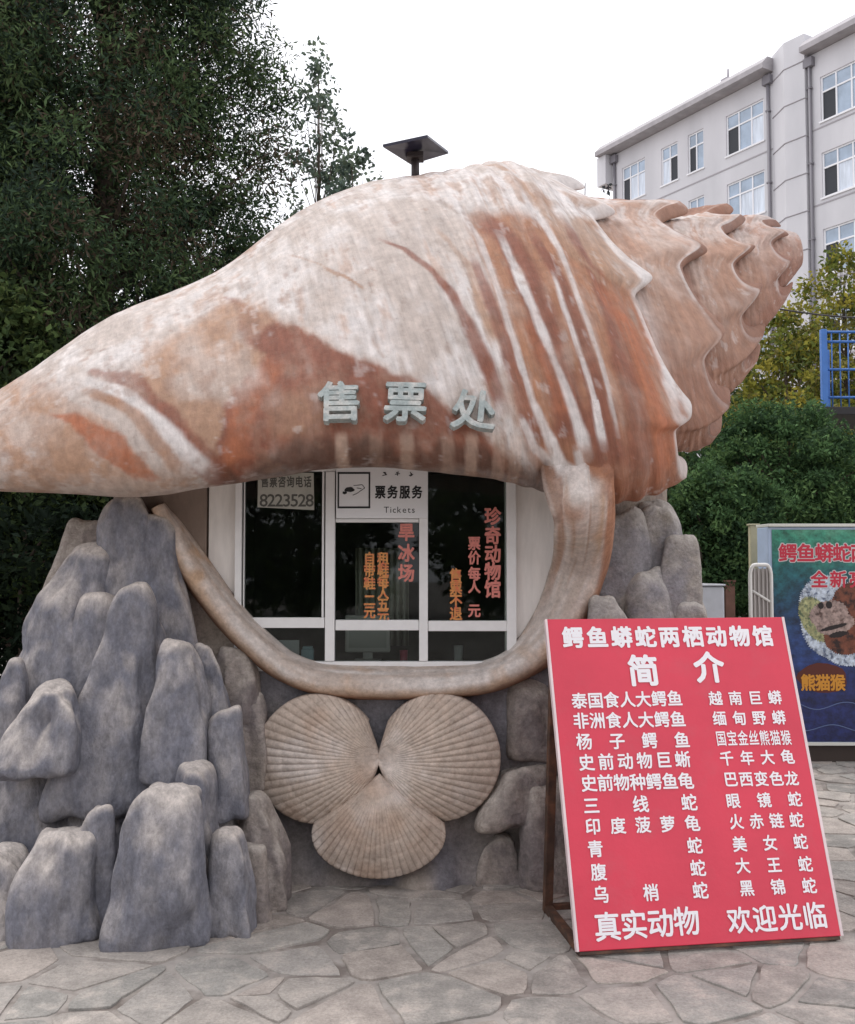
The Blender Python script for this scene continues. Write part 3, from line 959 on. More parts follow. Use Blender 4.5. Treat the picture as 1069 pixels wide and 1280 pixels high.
def column(name, chars, px, ys, size, m, bold, lab):
    mb = MB()
    for ch, py in zip(chars, ys):
        p = P(px, py, YL); s_ = size / FPX * YL
        put_glyph(mb, ch, MW, p.x, p.z, s_, s_ * 1.1, bold, 0.0)
    o = mb.build(name, m, booth); o['label'] = lab


column('window_lettering', '珍奇动物馆', 616, (645, 669, 692, 714, 736), 21, M_pink, 0.035, 'pink column of characters on the right pane')
column('window_lettering', '票价每人元', 593, (679, 697, 717, 733, 763), 16, M_pink, 0.035, 'pink column of smaller characters')
column('window_lettering', '售票不退', 570, (719, 735, 751, 767), 16, M_orange, 0.035, 'orange column of smaller characters')
column('window_lettering', '旱冰场', 508, (665, 691, 716), 21, M_pink, 0.035, 'pink column of characters on the middle pane')
column('window_lettering', '租鞋每人五元', 479, (698, 713, 727, 741, 755, 769), 15, M_orange, 0.035, 'orange column of smaller characters')
column('window_lettering', '自带鞋二元', 462, (698, 713, 729, 750, 765), 15, M_orange, 0.035, 'orange column of smaller characters')

# signs on the window
a, b = P(420, 648, ya), P(534, 588, ya)
t = thing('ticket_sign', ((a.x + b.x) / 2, ya - .02, a.z), 'white ticket service sign board with a black square emblem above the middle window', 'sign')
mb = MB(); mb.box((a.x + .002, ya - .018, a.z), (b.x + .004, ya - .006, b.z + .03), bev=.002); mb.build('board', M_signwhite, t)
MS = plane((0, ya - .018, 0), (1, 0, 0), (0, 0, 1))
sc = ya / FPX
mb = MB()


def sp(px, py): q = P(px, py, ya - .018); return q.x, q.z


for x0, y0, x1, y1 in ((422, 590, 463, 592.5), (422, 633, 463, 635.5), (422, 592.5, 424.2, 633), (460.8, 592.5, 463, 633)):
    (ax, az), (bx, bz) = sp(x0, y1), sp(x1, y0)
    mb.box((ax, ya - .0195, az), (bx, ya - .0182, bz))


def blob(mb, cx, cy, rx, ry, Y, th, n=18, wob=0.25, seed=1, rot=0.0, mi=0):
    r_ = random.Random(seed); ph = [r_.uniform(0, 6.28) for _ in range(3)]
    pts = []
    for k in range(n):
        q = 2 * math.pi * k / n
        f = 1 + wob * (0.5 * math.sin(2 * q + ph[0]) + 0.3 * math.sin(3 * q + ph[1]) + 0.3 * math.sin(5 * q + ph[2]))
        x, z = rx * math.cos(q) * f, ry * math.sin(q) * f
        pts.append((cx + x * math.cos(rot) - z * math.sin(rot), cy + x * math.sin(rot) + z * math.cos(rot)))
    mb.prism(pts, Y - th, Y, mi)


# the emblem: a hand holding out tickets
cx, cz = sp(437, 612); blob(mb, cx, cz, .022, .014, ya - .0182, .0012, seed=3)
cx, cz = sp(431, 616); blob(mb, cx, cz, .010, .008, ya - .0182, .0010, seed=4)
for (x0, y0), (x1, y1) in (((442, 607), (453, 606)), ((453, 606), (456, 610)), ((456, 610), (446, 617)), ((446, 617), (441, 619)), ((446, 610), (452, 611))):
    (ax, az), (bx, bz) = sp(x0, y0), sp(x1, y1)
    mb.tube([(ax, ya - .0185, az), (bx, ya - .0185, bz)], .0018, 5)
for i, ch in enumerate('票务服务'):
    x_, z_ = sp(475.5 + i * 15.3, 615); put_glyph(mb, ch, MS, x_, z_, 13.5 * sc, 17 * sc, 0.035, 0.0012)
for i, px in enumerate((481, 497, 514)):          # three small characters of the second script, as strokes
    x_, z_ = sp(px, 593)
    r_ = random.Random(i + 5)
    for k in range(4):
        dx, dz = r_.uniform(-.012, .012), r_.uniform(-.012, .012)
        mb.tube([(x_ + dx, ya - .0188, z_ + .012 - k * .006), (x_ - dx, ya - .0188, z_ + dz)], .0022, 5)
xx = 480.0
for ch in 'Tickets':
    V_, _f = glyph(ch, 0.0)
    wd = (V_[:, 0].max() - V_[:, 0].min()) * 11
    x_, z_ = sp(xx + wd / 2, 637); put_glyph(mb, ch, MS, x_, z_, 11 * sc, 11 * sc, 0.0, 0.0012, latin=True)
    xx += wd + 1.8
mb.build('lettering', M_black, t)

a, b = P(322, 637, ya), P(393, 591, ya)
t = thing('phone_notice', ((a.x + b.x) / 2, ya - .01, a.z), 'grey paper notice with a phone number hung on the left window pane', 'notice')
mb = MB(); mb.prism([(a.x - .001, a.z + .012), (b.x, a.z - .002), (b.x - .004, b.z), (a.x, b.z + .004)], ya + .005, ya + .009)
mb.build('paper', mat('grey_paper', (0.43, 0.43, 0.38), .7, var=.12, vscale=12), t)
mb = MB(); MN = plane((0, ya + .0045, 0), (1, 0, 0), (0, 0, 1))
for i, ch in enumerate('售票咨询电话'):
    q = P(331 + i * 10.7, 602, ya); put_glyph(mb, ch, MN, q.x, q.z, 10 * sc, 15 * sc, 0.03, 0.0)
for i, ch in enumerate('8223528'):
    q = P(329.5 + i * 9.6, 625, ya); put_glyph(mb, ch, MN, q.x, q.z, 14 * sc, 22 * sc, 0.015, 0.0, latin=True)
mb.build('lettering', mat('faded_print', (0.10, 0.10, 0.09), .7), t)

# ------------------------------------------------------------------ raised characters on the brow
for ch, px, py, w_, h_, rot, lab in (('售', 426, 507, 58, 66, 0.03, 'leftmost raised grey green character standing on the brown brow over the window'),
                                    ('票', 507, 507, 56, 66, -0.03, 'middle raised grey green character of the three over the window'),
                                    ('处', 592, 517, 58, 62, -0.10, 'rightmost raised grey green character, tilted, on the edge of the pale stripe')):
    h = on_shell(px, py)
    top_, bot_ = on_shell(px, py - 28)[0], on_shell(px, py + 28)[0]
    lf, rt = on_shell(px - 24, py)[0], on_shell(px + 24, py)[0]
    M_ = plane(h[0], (rt - lf), (top_ - bot_) + Vector((0, 0.12, 0.10)))
    s_ = h[0].y / FPX
    mb = MB()
    put_glyph(mb, ch, M_, 0, 0, w_ * s_, h_ * s_, 0.026, 0.020, 0.014, rot=rot)
    # an irregular backing cut to the character and the studs that hold it
    for sx_, sy_ in ((-.3, -.3), (.3, -.3), (0, .3)):
        p0 = M_ @ Vector((sx_ * w_ * s_ * .6, sy_ * h_ * s_ * .6, 0.02)); p1 = M_ @ Vector((sx_ * w_ * s_ * .6, sy_ * h_ * s_ * .6, -0.06))
        mb.tube([p0, p1], .006, 6)
    o = mb.build('raised_character', M_letter)
    tag(o, lab, 'sign letter', 'raised characters over the ticket window')

# ================================================================== scallop shells under the window
def scallop(px, py, Y, ang, D, p_, lab, lean=0.0, dep=0.105, amax=70):
    """hinge at a place on the wall; fans out along ang (radians from +x, in the wall plane)"""
    na, nr = 420, 60
    a = np.linspace(-R(amax), R(amax), na); r = np.linspace(0, 1, nr)
    A, Rr = np.meshgrid(a, r)
    s_ = A / R(amax)
    edge = np.cos(A) ** p_ * (1 - 0.16 * np.abs(s_) ** 7)
    nrib = 84
    rad = D * edge * Rr
    X, Z = rad * np.cos(A), rad * np.sin(A)
    dome = dep * (np.sin(np.pi * np.clip(Rr, 0, 1) ** 0.8 * 0.92 + 0.0) ** 0.75) * (1 - np.abs(s_) ** 3.5) ** 0.5
    ribs = np.abs(np.cos(nrib * A * 0.5 + 0.35 * np.sin(A * 3))) ** 0.8
    dome = dome + (ribs - 0.5) * 0.0075 * np.clip(Rr * 1.6 - 0.15, 0, 1)
    dome = dome - 0.004 * (np.abs((Rr * 7 + 0.15 * np.sin(A * 5)) % 1 - 0.5) < 0.05)
    c, s = math.cos(ang), math.sin(ang)
    o = P(px, py, Y)
    Vx = o.x + X * c - Z * s; Vz = o.z + X * s + Z * c; Vy = o.y - dome + 0.02
    Vy = Vy - lean * (Vz - o.z) * -1
    V = np.stack([Vx, Vy, Vz], -1).reshape(-1, 3)
    n1, n2 = fbm(V, 5, 4, 5), fbm(V, 16, 3, 6)
    V[:, 1] += n1 * 0.012
    base, warm, pale = np.array((0.50, 0.405, 0.335)), np.array((0.42, 0.29, 0.21)), np.array((0.61, 0.53, 0.475))
    C = base + (pale - base) * sstep(-.1, .4, n1)[:, None]
    k = sstep(0.05, 0.5, fbm(V, 4, 3, 15) + 0.1)[:, None] * 0.6; C = C * (1 - k) + warm * k
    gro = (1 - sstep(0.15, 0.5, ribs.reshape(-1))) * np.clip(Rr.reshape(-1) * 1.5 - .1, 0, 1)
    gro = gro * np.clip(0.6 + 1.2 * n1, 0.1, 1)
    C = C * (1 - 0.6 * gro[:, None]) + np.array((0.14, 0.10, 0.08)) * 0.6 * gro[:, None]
    i = np.arange(nr - 1)[:, None] * na; j = np.arange(na - 1)[None, :]
    F = np.stack([i + j, i + j + 1, i + na + j + 1, i + na + j], -1).reshape(-1, 4)
    # outer skirt back to the wall
    b = len(V); last = (nr - 1) * na
    sk = V[last:last + na].copy(); sk[:, 1] += 0.07
    V = np.vstack([V, sk]); C = np.vstack([C, C[last:last + na] * 0.9])
    jj = np.arange(na - 1)
    F = np.vstack([F, np.stack([last + jj, last + jj + 1, b + jj + 1, b + jj], -1)])
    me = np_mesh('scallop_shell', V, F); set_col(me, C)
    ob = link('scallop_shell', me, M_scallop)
    tag(ob, lab, 'scallop shell', 'scallop shell reliefs under the ticket window')


YS = 4.80
px2m = YS / FPX
scallop(477, 948, YS, R(180), 156 * px2m, 0.95, 'upper left of three ribbed beige scallop reliefs, fanning left under the window')
scallop(470, 950, YS, R(3), 154 * px2m, 0.95, 'upper right of three ribbed beige scallop reliefs, fanning right under the window')
scallop(474, 968, YS - 0.03, R(-90), 120 * px2m, 0.05, 'lowest of three ribbed beige scallop reliefs, fanning down onto the paving', lean=0.12, amax=54)

# ================================================================== moulded rocks
def boulder(name, xl, xr, yt, yb, Y, m, parent, seed, lean=0.0, dep=None, taper=0.25, facet=9.5, bury=0.0, grounded=False, label=None, wide=0.07, cut=(0.92, 1.12)):
    """an upright rounded, faceted lump standing between these edges"""
    r = np.random.default_rng(seed)
    gx = (xr - xl) * wide + 3
    a, b = P(xl - gx, yb, Y), P(xr + gx, yt, Y)
    zt, zb = b.z, (-0.04 if grounded else a.z)
    wdt = b.x - a.x; hgt = zt - zb
    dep = dep or min(wdt * 0.9, 0.6)
    me = bpy.data.meshes.new(name)
    bm = bmesh.new(); bmesh.ops.create_icosphere(bm, subdivisions=5, radius=1)
    V = np.array([v.co for v in bm.verts])
    ns = r.normal(size=(9, 3)); ns[:, 2] = np.abs(ns[:, 2]) * 0.55
    ns /= np.linalg.norm(ns, axis=1, keepdims=True)
    ns = np.vstack([ns, [(0, 0, 1), (0, 0, -1), (1, 0, .12), (-1, 0, .12), (.1, -1, .15), (0, 1, 0)]])
    hh = np.concatenate([r.uniform(*cut, 9), [0.96, 1.0, .93, .93, .93, 1.0]])
    dd = np.clip(V @ ns.T, 0, None) / hh
    rad = (dd ** facet).sum(1) ** (-1 / facet)
    Q = V * rad[:, None]
    Q /= np.abs(Q).max(0)
    h = (Q[:, 2] + 1) / 2
    tp = 1 - taper * 0.85 * np.clip(h, 0, 1) ** 1.3
    out = np.empty_like(Q)
    out[:, 0] = Q[:, 0] * tp * wdt / 2 + lean * wdt * (h - 0.5)
    out[:, 1] = Q[:, 1] * tp * dep / 2
    out[:, 2] = Q[:, 2] * hgt / 2
    out += np.array(((a.x + b.x) / 2, Y + dep * 0.42, (zt + zb) / 2))
    nn = V
    d = fbm(out * np.array([1, 1, 0.45]) + seed, 3.4, 3, seed) * 0.22 * min(wdt, hgt, 0.5) + fbm(out * np.array([1, 1, .6]), 8, 2, seed + 5) * 0.022 + fbm(out * np.array([1, 1, .22]), 7, 3, seed + 9) * 0.035 - np.abs(fbm(out * np.array([1, 1, .4]), 4.5, 2, seed + 12)) * 0.05 + fbm(out * np.array([1, 1, .5]), 20, 3, seed + 3) * 0.007
    out += nn * d[:, None]
    for v, p in zip(bm.verts, out): v.co = p
    for f in bm.faces: f.smooth = True
    bm.to_mesh(me); bm.free()
    o = link(name, me, m, parent)
    if label: o['label'] = label
    return o


rk = thing('rockery', (-1.25, 4.5, 0), 'blue grey moulded rock pile stacked up under the left end of the shell', 'rockery')
LEFT = [  # xl, xr, ytop, ybottom, Y, lean, taper, grounded, material
    (-110, 320, 780, 1130, 4.66, 0.0, .42, 1, 0),          # mass behind
    (30, 215, 740, 1100, 4.52, 0.0, .34, 1, 0),
    (70, 300, 880, 1120, 4.44, 0.0, .30, 1, 0),
    (-80, 130, 900, 1165, 4.42, 0.0, .25, 1, 0),
    (103, 186, 612, 780, 4.72, 0.06, .22, 0, 0),
    (58, 128, 642, 800, 4.86, 0.1, .2, 0, 1),
    (22, 128, 680, 880, 4.60, 0.42, .40, 0, 0),
    (170, 236, 640, 860, 4.70, -0.30, .3, 0, 0),
    (76, 200, 718, 1030, 4.40, 0.16, .40, 0, 0),
    (176, 250, 788, 985, 4.40, 0.0, .22, 0, 0),
    (228, 282, 792, 930, 4.56, -0.1, .25, 0, 0),
    (246, 301, 882, 1030, 4.42, 0.0, .18, 0, 0),
    (266, 316, 806, 900, 4.78, -0.1, .2, 0, 1),
    (278, 332, 868, 1000, 4.72, 0.0, .15, 0, 1),
    (-12, 94, 850, 984, 4.22, 0.22, .36, 0, 0),
    (-10, 28, 822, 930, 4.50, 0.1, .3, 0, 0),
    (128, 258, 985, 1185, 4.02, 0.02, .20, 1, 0),
    (20, 132, 1040, 1180, 4.08, 0.03, .16, 1, 0),
    (80, 145, 1002, 1150, 4.16, 0.06, .2, 1, 0),
    (196, 268, 958, 1100, 4.22, 0.0, .25, 1, 0),
    (250, 312, 1044, 1165, 4.12, 0.0, .16, 1, 0),
    (288, 354, 994, 1120, 4.46, -0.16, .32, 1, 1),
    (290, 336, 1054, 1140, 4.30, 0.0, .2, 1, 1),
    (-60, 26, 1075, 1165, 4.16, 0.0, .2, 1, 0),
    (-90, 20, 960, 1165, 4.45, 0.0, .3, 1, 0),
]
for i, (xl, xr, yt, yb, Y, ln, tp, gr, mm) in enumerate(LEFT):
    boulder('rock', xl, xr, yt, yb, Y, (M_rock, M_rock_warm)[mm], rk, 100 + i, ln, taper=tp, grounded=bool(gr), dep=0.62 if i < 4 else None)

rk2 = thing('rockery', (1.1, 4.95, 0), 'taller grey boulders under the right side of the shell, partly hidden by the red board', 'rockery')
RIGHT = [
    (748, 822, 620, 1080, 4.86, 0.0, .18, 1, 0),
    (780, 876, 608, 1080, 4.88, 0.05, .26, 1, 0),
    (826, 886, 652, 940, 4.84, 0.12, .22, 0, 0),
    (784, 856, 690, 1080, 4.76, 0.02, .18, 1, 0),
    (728, 806, 722, 1100, 4.66, -0.02, .16, 1, 0),
    (850, 896, 748, 900, 4.80, 0.0, .3, 0, 0),
    (640, 706, 850, 960, 4.86, 0.0, .2, 0, 1),
    (616, 700, 962, 1040, 4.74, 0.12, .35, 0, 1),
    (664, 730, 985, 1118, 4.70, 0.0, .2, 1, 1),
    (604, 640, 1050, 1110, 4.82, 0.0, .3, 1, 1),
    (700, 800, 900, 1100, 4.85, 0.0, .2, 1, 0),
    (820, 900, 840, 1080, 4.95, 0.0, .2, 1, 0),
]
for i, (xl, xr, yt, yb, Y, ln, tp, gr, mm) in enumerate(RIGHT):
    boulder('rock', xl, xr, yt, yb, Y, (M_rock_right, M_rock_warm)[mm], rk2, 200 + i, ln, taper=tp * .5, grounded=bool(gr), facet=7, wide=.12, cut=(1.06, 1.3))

# ================================================================== the red board
BL, BR = Vector((0.5855, 3.943, 0.03)), Vector((1.676, 4.108, 0.03))
e = (BR - BL); WB = e.length; e.normalize()
nb = Vector((-e.y, e.x, 0))
al = R(19.1)
up = nb * math.sin(al) + Vector((0, 0, 1)) * math.cos(al)
HB = 1.335
t = thing('notice_board', ((BL.x + BR.x) / 2, 4.2, 0), 'red leaning sign board listing animals in white characters, in front of the right rocks', 'sign board')
MBd = plane(BL, e, up)
mb = MB(); mb.box((0, 0, -.022), (WB, HB, 0), M=MBd, bev=.003); mb.build('panel', M_red, t)
M_edge = mat('pale_edge', (0.75, 0.62, 0.62), .5, var=.1)
for lo, hi in (((-.007, 0.0, -.024), (.0035, HB, .0025)), ((WB - .0035, 0, -.024), (WB + .009, HB, .0025))):
    mb = MB(); mb.box(lo, hi, M=MBd, bev=.001); mb.build('edge_strip', M_edge, t)
mb = MB()
OFF = .0035
# places on the panel measured on the photograph, as fractions of its width (from the left) and height (from the top)
inv = MBd.inverted()


def bd(px, py):
    o_, d_ = Vector((0, 0, EYE)), ray(px, py)
    lo = inv @ o_; ld = inv.to_3x3() @ d_
    k = -lo.z / ld.z
    return lo.x + ld.x * k, lo.y + ld.y * k


def row(text, xa_, ya_, xb_, yb_, size, bold=0.024, gw=None):
    """text with first and last character centred at these places"""
    (ax, ay), (bx, by) = bd(xa_, ya_), bd(xb_, yb_)
    n = len(text); s_ = size / FPX * 4.2
    for i, ch in enumerate(text):
        if ch == ' ': continue
        f = i / max(n - 1, 1)
        put_glyph(mb, ch, MBd, ax + (bx - ax) * f, ay + (by - ay) * f, (gw or size) / FPX * 4.2, s_, bold, OFF)


row('鳄鱼蟒蛇两栖动物馆', 716, 797, 953, 795, 29, 0.038)
row('简 介', 804, 838, 886, 834, 42, 0.035)
row('泰国食人大鳄鱼', 724, 876, 843, 873, 21)
row('越南巨蟒', 894, 873, 968, 872, 19)
row('非洲食人大鳄鱼', 726, 901, 847, 899, 21)
row('缅甸野蟒', 899, 898, 973, 897, 19)
row('杨子鳄鱼', 730, 927, 852, 925, 21)
row('国宝金丝熊猫猴', 901, 923, 982, 922, 20, 0.016, 14)
row('史前动物巨蜥', 733, 953, 853, 949, 21)
row('千年大龟', 908, 948, 984, 946, 19)
row('史前物种鳄鱼龟', 736, 979, 857, 976, 21)
row('巴西变色龙', 913, 974, 989, 973, 19)
row('三线蛇', 739, 1007, 861, 1003, 21)
row('眼镜蛇', 916, 1001, 993, 999, 19)
row('印度菠萝龟', 741, 1033, 865, 1029, 20)
row('火赤链蛇', 920, 1027, 995, 1025, 19)
row('青蛇', 744, 1061, 868, 1057, 20)
row('美女蛇', 924, 1055, 1000, 1052, 19)
row('腹蛇', 748, 1090, 872, 1085, 20)
row('大王蛇', 928, 1082, 1006, 1080, 19)
row('乌梢蛇', 751, 1118, 875, 1113, 20)
row('黑锦蛇', 933, 1110, 1011, 1107, 19)
row('真实动物', 759, 1158, 858, 1151, 33, 0.022)
row('欢迎光临', 924, 1150, 1018, 1144, 31, 0.022)
mb.build('lettering', M_white_print, t)
# brown steel stand
mb = MB()
A_post = Vector((P(684.5, 1130, 4.47).x, 4.47, 0)); ax_ = e
for k, dx in ((0, 0.0), (1, WB - .05)):
    p0 = A_post + ax_ * dx
    ptop = BL + e * (0.035 + dx) + up * (HB * 0.90) + nb * .035
    ptop = Vector((p0.x + 0.01, 0, 0)) if False else ptop
    d_ = (ptop - p0)
    zax = d_.normalized(); xax = e; yax = zax.cross(xax).normalized(); xax = yax.cross(zax)
    M_ = Matrix(((xax.x, yax.x, zax.x, p0.x), (xax.y, yax.y, zax.y, p0.y), (xax.z, yax.z, zax.z, p0.z), (0, 0, 0, 1)))
    pm = MB(); pm.box((-.019, -.019, 0.0), (.019, .019, d_.length), M=M_, bev=.003); pm.build('post', M_rust, t)
    q0 = p0 + Vector((0, 0, .018)); q1 = BL + e * (0.0 + dx) + Vector((0.02, .02, -.008))
    zax = (q1 - q0).normalized(); yax = Vector((0, 0, 1)); xax = yax.cross(zax).normalized(); yax = zax.cross(xax)
    M2 = Matrix(((xax.x, yax.x, zax.x, q0.x), (xax.y, yax.y, zax.y, q0.y), (xax.z, yax.z, zax.z, q0.z), (0, 0, 0, 1)))
    pm = MB(); pm.box((-.017, -.017, .02), (.017, .017, (q1 - q0).length), M=M2, bev=.003); pm.build('foot_rail', M_rust, t)
MX = plane(A_post, e, Vector((0, 0, 1)))
pm = MB(); pm.box((.021, .002, -.015), (WB - .071, .034, .015), M=MX, bev=.003); pm.build('cross_rail', M_rust, t)
pm = MB(); pm.box((.004, -.014, -.021), (WB - .004, -.0005, -.004), M=MBd, bev=.002); pm.build('bottom_rail', M_rust, t)

# ================================================================== poster cabinet on the right
YP = 7.7
x0 = W(965, YP); x1 = x0 + 1.35; zt = P(965, 662, YP).z; zb = 0.16
t = thing('poster_cabinet', ((x0 + x1) / 2, YP + .13, 0), 'tall poster cabinet with a green and blue animal poster, behind the red board', 'poster stand')
mb = MB(); mb.box((x0 - .03, YP + .006, zb - .03), (x1 + .03, YP + .26, zt + .02), bev=.006)
mb.build('cabinet', mat('pale_blue_cabinet', (0.42, 0.52, 0.68), .45, var=.1), t)
mb = MB(); mb.box((x0 - .03, YP - .02, zt + .022), (x1 + .03, YP + .28, zt + .045), bev=.003)
M_trim = mat('pale_trim', (0.66, 0.66, 0.60), .5)
mb.build('top_trim', M_trim, t)
mb = MB(); mb.box((x0 - .01, YP - .012, zb - .028), (x1 + .02, YP + .004, zb - .004), bev=.002); mb.build('bottom_trim', M_trim, t)
mb = MB(); mb.box((x0 + .05, YP + .03, 0), (x1 - .02, YP + .24, zb - .032), bev=.004); mb.build('plinth', mat('dark_plinth', (0.05, 0.035, 0.028), .7), t)


def poster_mat():
    m = bpy.data.materials.new('poster_print'); m.use_nodes = True
    T_ = m.node_tree; N, L = T_.nodes, T_.links; b = N['Principled BSDF']; b.inputs['Roughness'].default_value = 0.3
    tc = N.new('ShaderNodeTexCoord'); sp_ = N.new('ShaderNodeSeparateXYZ'); L.new(tc.outputs['Generated'], sp_.inputs[0])
    n = N.new('ShaderNodeTexNoise'); n.inputs['Scale'].default_value = 4.5; n.inputs['Detail'].default_value = 8
    mp = N.new('ShaderNodeMapping'); mp.inputs['Scale'].default_value = (1, 1, 1.4); L.new(tc.outputs['Generated'], mp.inputs[0]); L.new(mp.outputs[0], n.inputs['Vector'])
    ma = N.new('ShaderNodeMath'); ma.operation = 'MULTIPLY_ADD'; ma.inputs[1].default_value = 0.34
    L.new(n.outputs['Fac'], ma.inputs[0]); L.new(sp_.outputs['Z'], ma.inputs[2])
    r = N.new('ShaderNodeValToRGB'); cr = r.color_ramp
    cr.elements[0].position = 0.0; cr.elements[0].color = (0.012, 0.018, 0.09, 1)
    cr.elements[1].position = 1.0; cr.elements[1].color = (0.20, 0.42, 0.27, 1)
    for p_, c in ((0.30, (0.012, 0.02, 0.10)), (0.42, (0.02, 0.045, 0.16)), (0.55, (0.012, 0.04, 0.10)), (0.72, (0.012, 0.10, 0.11)), (0.86, (0.035, 0.22, 0.14))):
        q = cr.elements.new(p_); q.color = (*c, 1)
    mr = N.new('ShaderNodeMapRange'); mr.inputs[1].default_value = 0.1; mr.inputs[2].default_value = 1.3; L.new(ma.outputs[0], mr.inputs[0])
    L.new(mr.outputs[0], r.inputs['Fac'])
    n3 = N.new('ShaderNodeTexNoise'); n3.inputs['Scale'].default_value = 17; n3.inputs['Detail'].default_value = 9; n3.inputs['Roughness'].default_value = .7; L.new(mp.outputs[0], n3.inputs['Vector'])
    m3 = N.new('ShaderNodeMapRange'); m3.inputs[1].default_value = .35; m3.inputs[2].default_value = .68; m3.inputs[3].default_value = .35; m3.inputs[4].default_value = 1.9; L.new(n3.outputs['Fac'], m3.inputs[0])
    v3 = N.new('ShaderNodeVectorMath'); v3.operation = 'SCALE'; L.new(r.outputs[0], v3.inputs[0]); L.new(m3.outputs[0], v3.inputs['Scale'])
    L.new(v3.outputs[0], b.inputs['Base Color'])
    return m


mb = MB(); mb.box((x0, YP, zb), (x1, YP + .005, zt)); mb.build('poster', poster_mat(), t)
MP = plane((0, YP, 0), (1, 0, 0), (0, 0, 1))
mb, mh = MB(), MB(); sp_ = YP / FPX
for txt, pxa, st_, py, size in (('鳄鱼蟒蛇两栖动物馆', 985, 22.5, 691, 24), ('全新亮相', 1024, 24, 724, 22)):
    for i, ch in enumerate(txt):
        q = P(pxa + i * st_, py, YP)
        if q.x > x1 - .06: continue
        put_glyph(mh, ch, MP, q.x, q.z, size * sp_, size * sp_, 0.075, 0.0015)
        put_glyph(mb, ch, MP, q.x, q.z, size * sp_, size * sp_, 0.03, 0.003)
mh.build('title_outline', mat('title_outline_print', (0.62, 0.60, 0.60), .4), t)
mb.build('title_lettering', mat('title_red', (0.55, 0.03, 0.06), .4), t)
mb = MB(); a, b = P(1001, 862, YP), P(1056, 833, YP)
blob(mb, (a.x + b.x) / 2, (a.z + b.z) / 2, .20, .11, YP - .0012, .001, wob=.12, seed=5)
mb.build('caption_patch', mat('caption_brown', (0.10, 0.02, 0.012), .4), t)
mb = MB()
for i, ch in enumerate('熊猫猴'):
    q = P(1010 + i * 18.5, 853, YP); put_glyph(mb, ch, MP, q.x, q.z, 19 * sp_, 21 * sp_, 0.035, 0.0042)
mb.build('caption_lettering', mat('caption_orange', (0.62, 0.27, 0.03), .4), t)
# printed animal: pale fur, brown head, dark eyes and open mouth


def fur(mb, px, py, rx, ry, off, n, spike, seed, rot=0.0):
    r_ = random.Random(seed); q = P(px, py, YP); pts = []
    for k in range(n * 2):
        a_ = math.pi * k / n; f = 1 + (spike * r_.uniform(.3, 1) if k % 2 else -spike * r_.uniform(0, .5))
        x_, z_ = rx * sp_ * math.cos(a_) * f, ry * sp_ * math.sin(a_) * f
        pts.append((q.x + x_ * math.cos(rot) - z_ * math.sin(rot), q.z + x_ * math.sin(rot) + z_ * math.cos(rot)))
    c = (q.x, q.z); vs = [(c[0], YP - off, c[1])] + [(a, YP - off, b) for a, b in pts]
    mb.add(vs, [(0, i + 1, (i + 1) % len(pts) + 1) for i in range(len(pts))])


M_fur = [mat('print_white_fur', (0.50, 0.56, 0.64), .4, var=.5, vscale=34, col2=(0.12, 0.15, 0.22), c2scale=26, c2lo=.5, c2hi=.62), mat('print_yellow_fur', (0.36, 0.36, 0.18), .4, var=.5, vscale=34, col2=(0.10, 0.14, 0.08), c2scale=26, c2lo=.5, c2hi=.62),
         mat('print_brown_fur', (0.17, 0.055, 0.03), .4, var=.5, vscale=26, col2=(0.03, 0.014, 0.012), c2scale=16, c2lo=.48, c2hi=.62), mat('print_dark', (0.02, 0.014, 0.014), .3), mat('print_muzzle', (0.34, 0.25, 0.22), .4, var=.5, vscale=34, col2=(0.10, 0.06, 0.05), c2scale=22, c2lo=.5, c2hi=.66), M_white_print]
for k, lst in enumerate(([(1046, 775, 44, 48, .0010, 90, .05, 1, -.3), (1034, 752, 34, 32, .0012, 80, .06, 2, 0), (1060, 812, 30, 20, .0014, 60, .09, 3, 0)],
                         [(1020, 774, 18, 30, .0020, 60, .1, 4, .5)],
                         [(1070, 764, 30, 36, .0026, 70, .06, 5, .3), (1056, 796, 26, 22, .0024, 60, .08, 6, 0)],
                         [(1026, 757, 3.4, 4.2, .0048, 14, .12, 7, 0), (1036, 756, 3.8, 4.6, .0048, 14, .12, 8, 0), (1042, 784, 17, 2.4, .0048, 16, .2, 9, .25), (1048, 793, 11, 3.5, .0046, 16, .2, 12, .2)],
                         [(1036, 768, 24, 17, .0032, 26, .08, 10, .2), (1044, 780, 24, 13, .0034, 26, .08, 11, .2)]    )):
    mb = MB()
    for a_ in lst: fur(mb, *a_)
    mb.build('animal_picture', M_fur[k], t)
# thin pale printed waves low on the poster
mb = MB()
for base, ph in ((880, 0), (908, 1.3)):
    pts = []
    for k in range(24):
        q = P(1000 + k * 6, base + 5 * math.sin(k * .5 + ph) + 3 * math.sin(k * .21), YP); pts.append((q.x, YP - .001, q.z))
    mb.tube(pts, .004, 5)
mb.build('printed_waves', mat('printed_wave_blue', (0.10, 0.14, 0.28), .4), t)

# pole behind the cabinet, white gate panel, white box and brown post
mb = MB(); q = P(938, 660, 8.2); xq = W(948.5, 8.2)
mb.box((q.x, 8.2, -.02), (xq, 8.26, q.z + .02), bev=.004); mb.box((q.x - .01, 8.19, q.z + .021), (xq + .01, 8.27, q.z + .035), bev=.003)
mb.box((q.x - .04, 8.16, -.02), (xq + .04, 8.30, .03), bev=.004)
tag(mb.build('post', mat('cream_post', (0.50, 0.46, 0.30), .6, var=.15)), 'slim cream square post left of the poster cabinet', 'post')

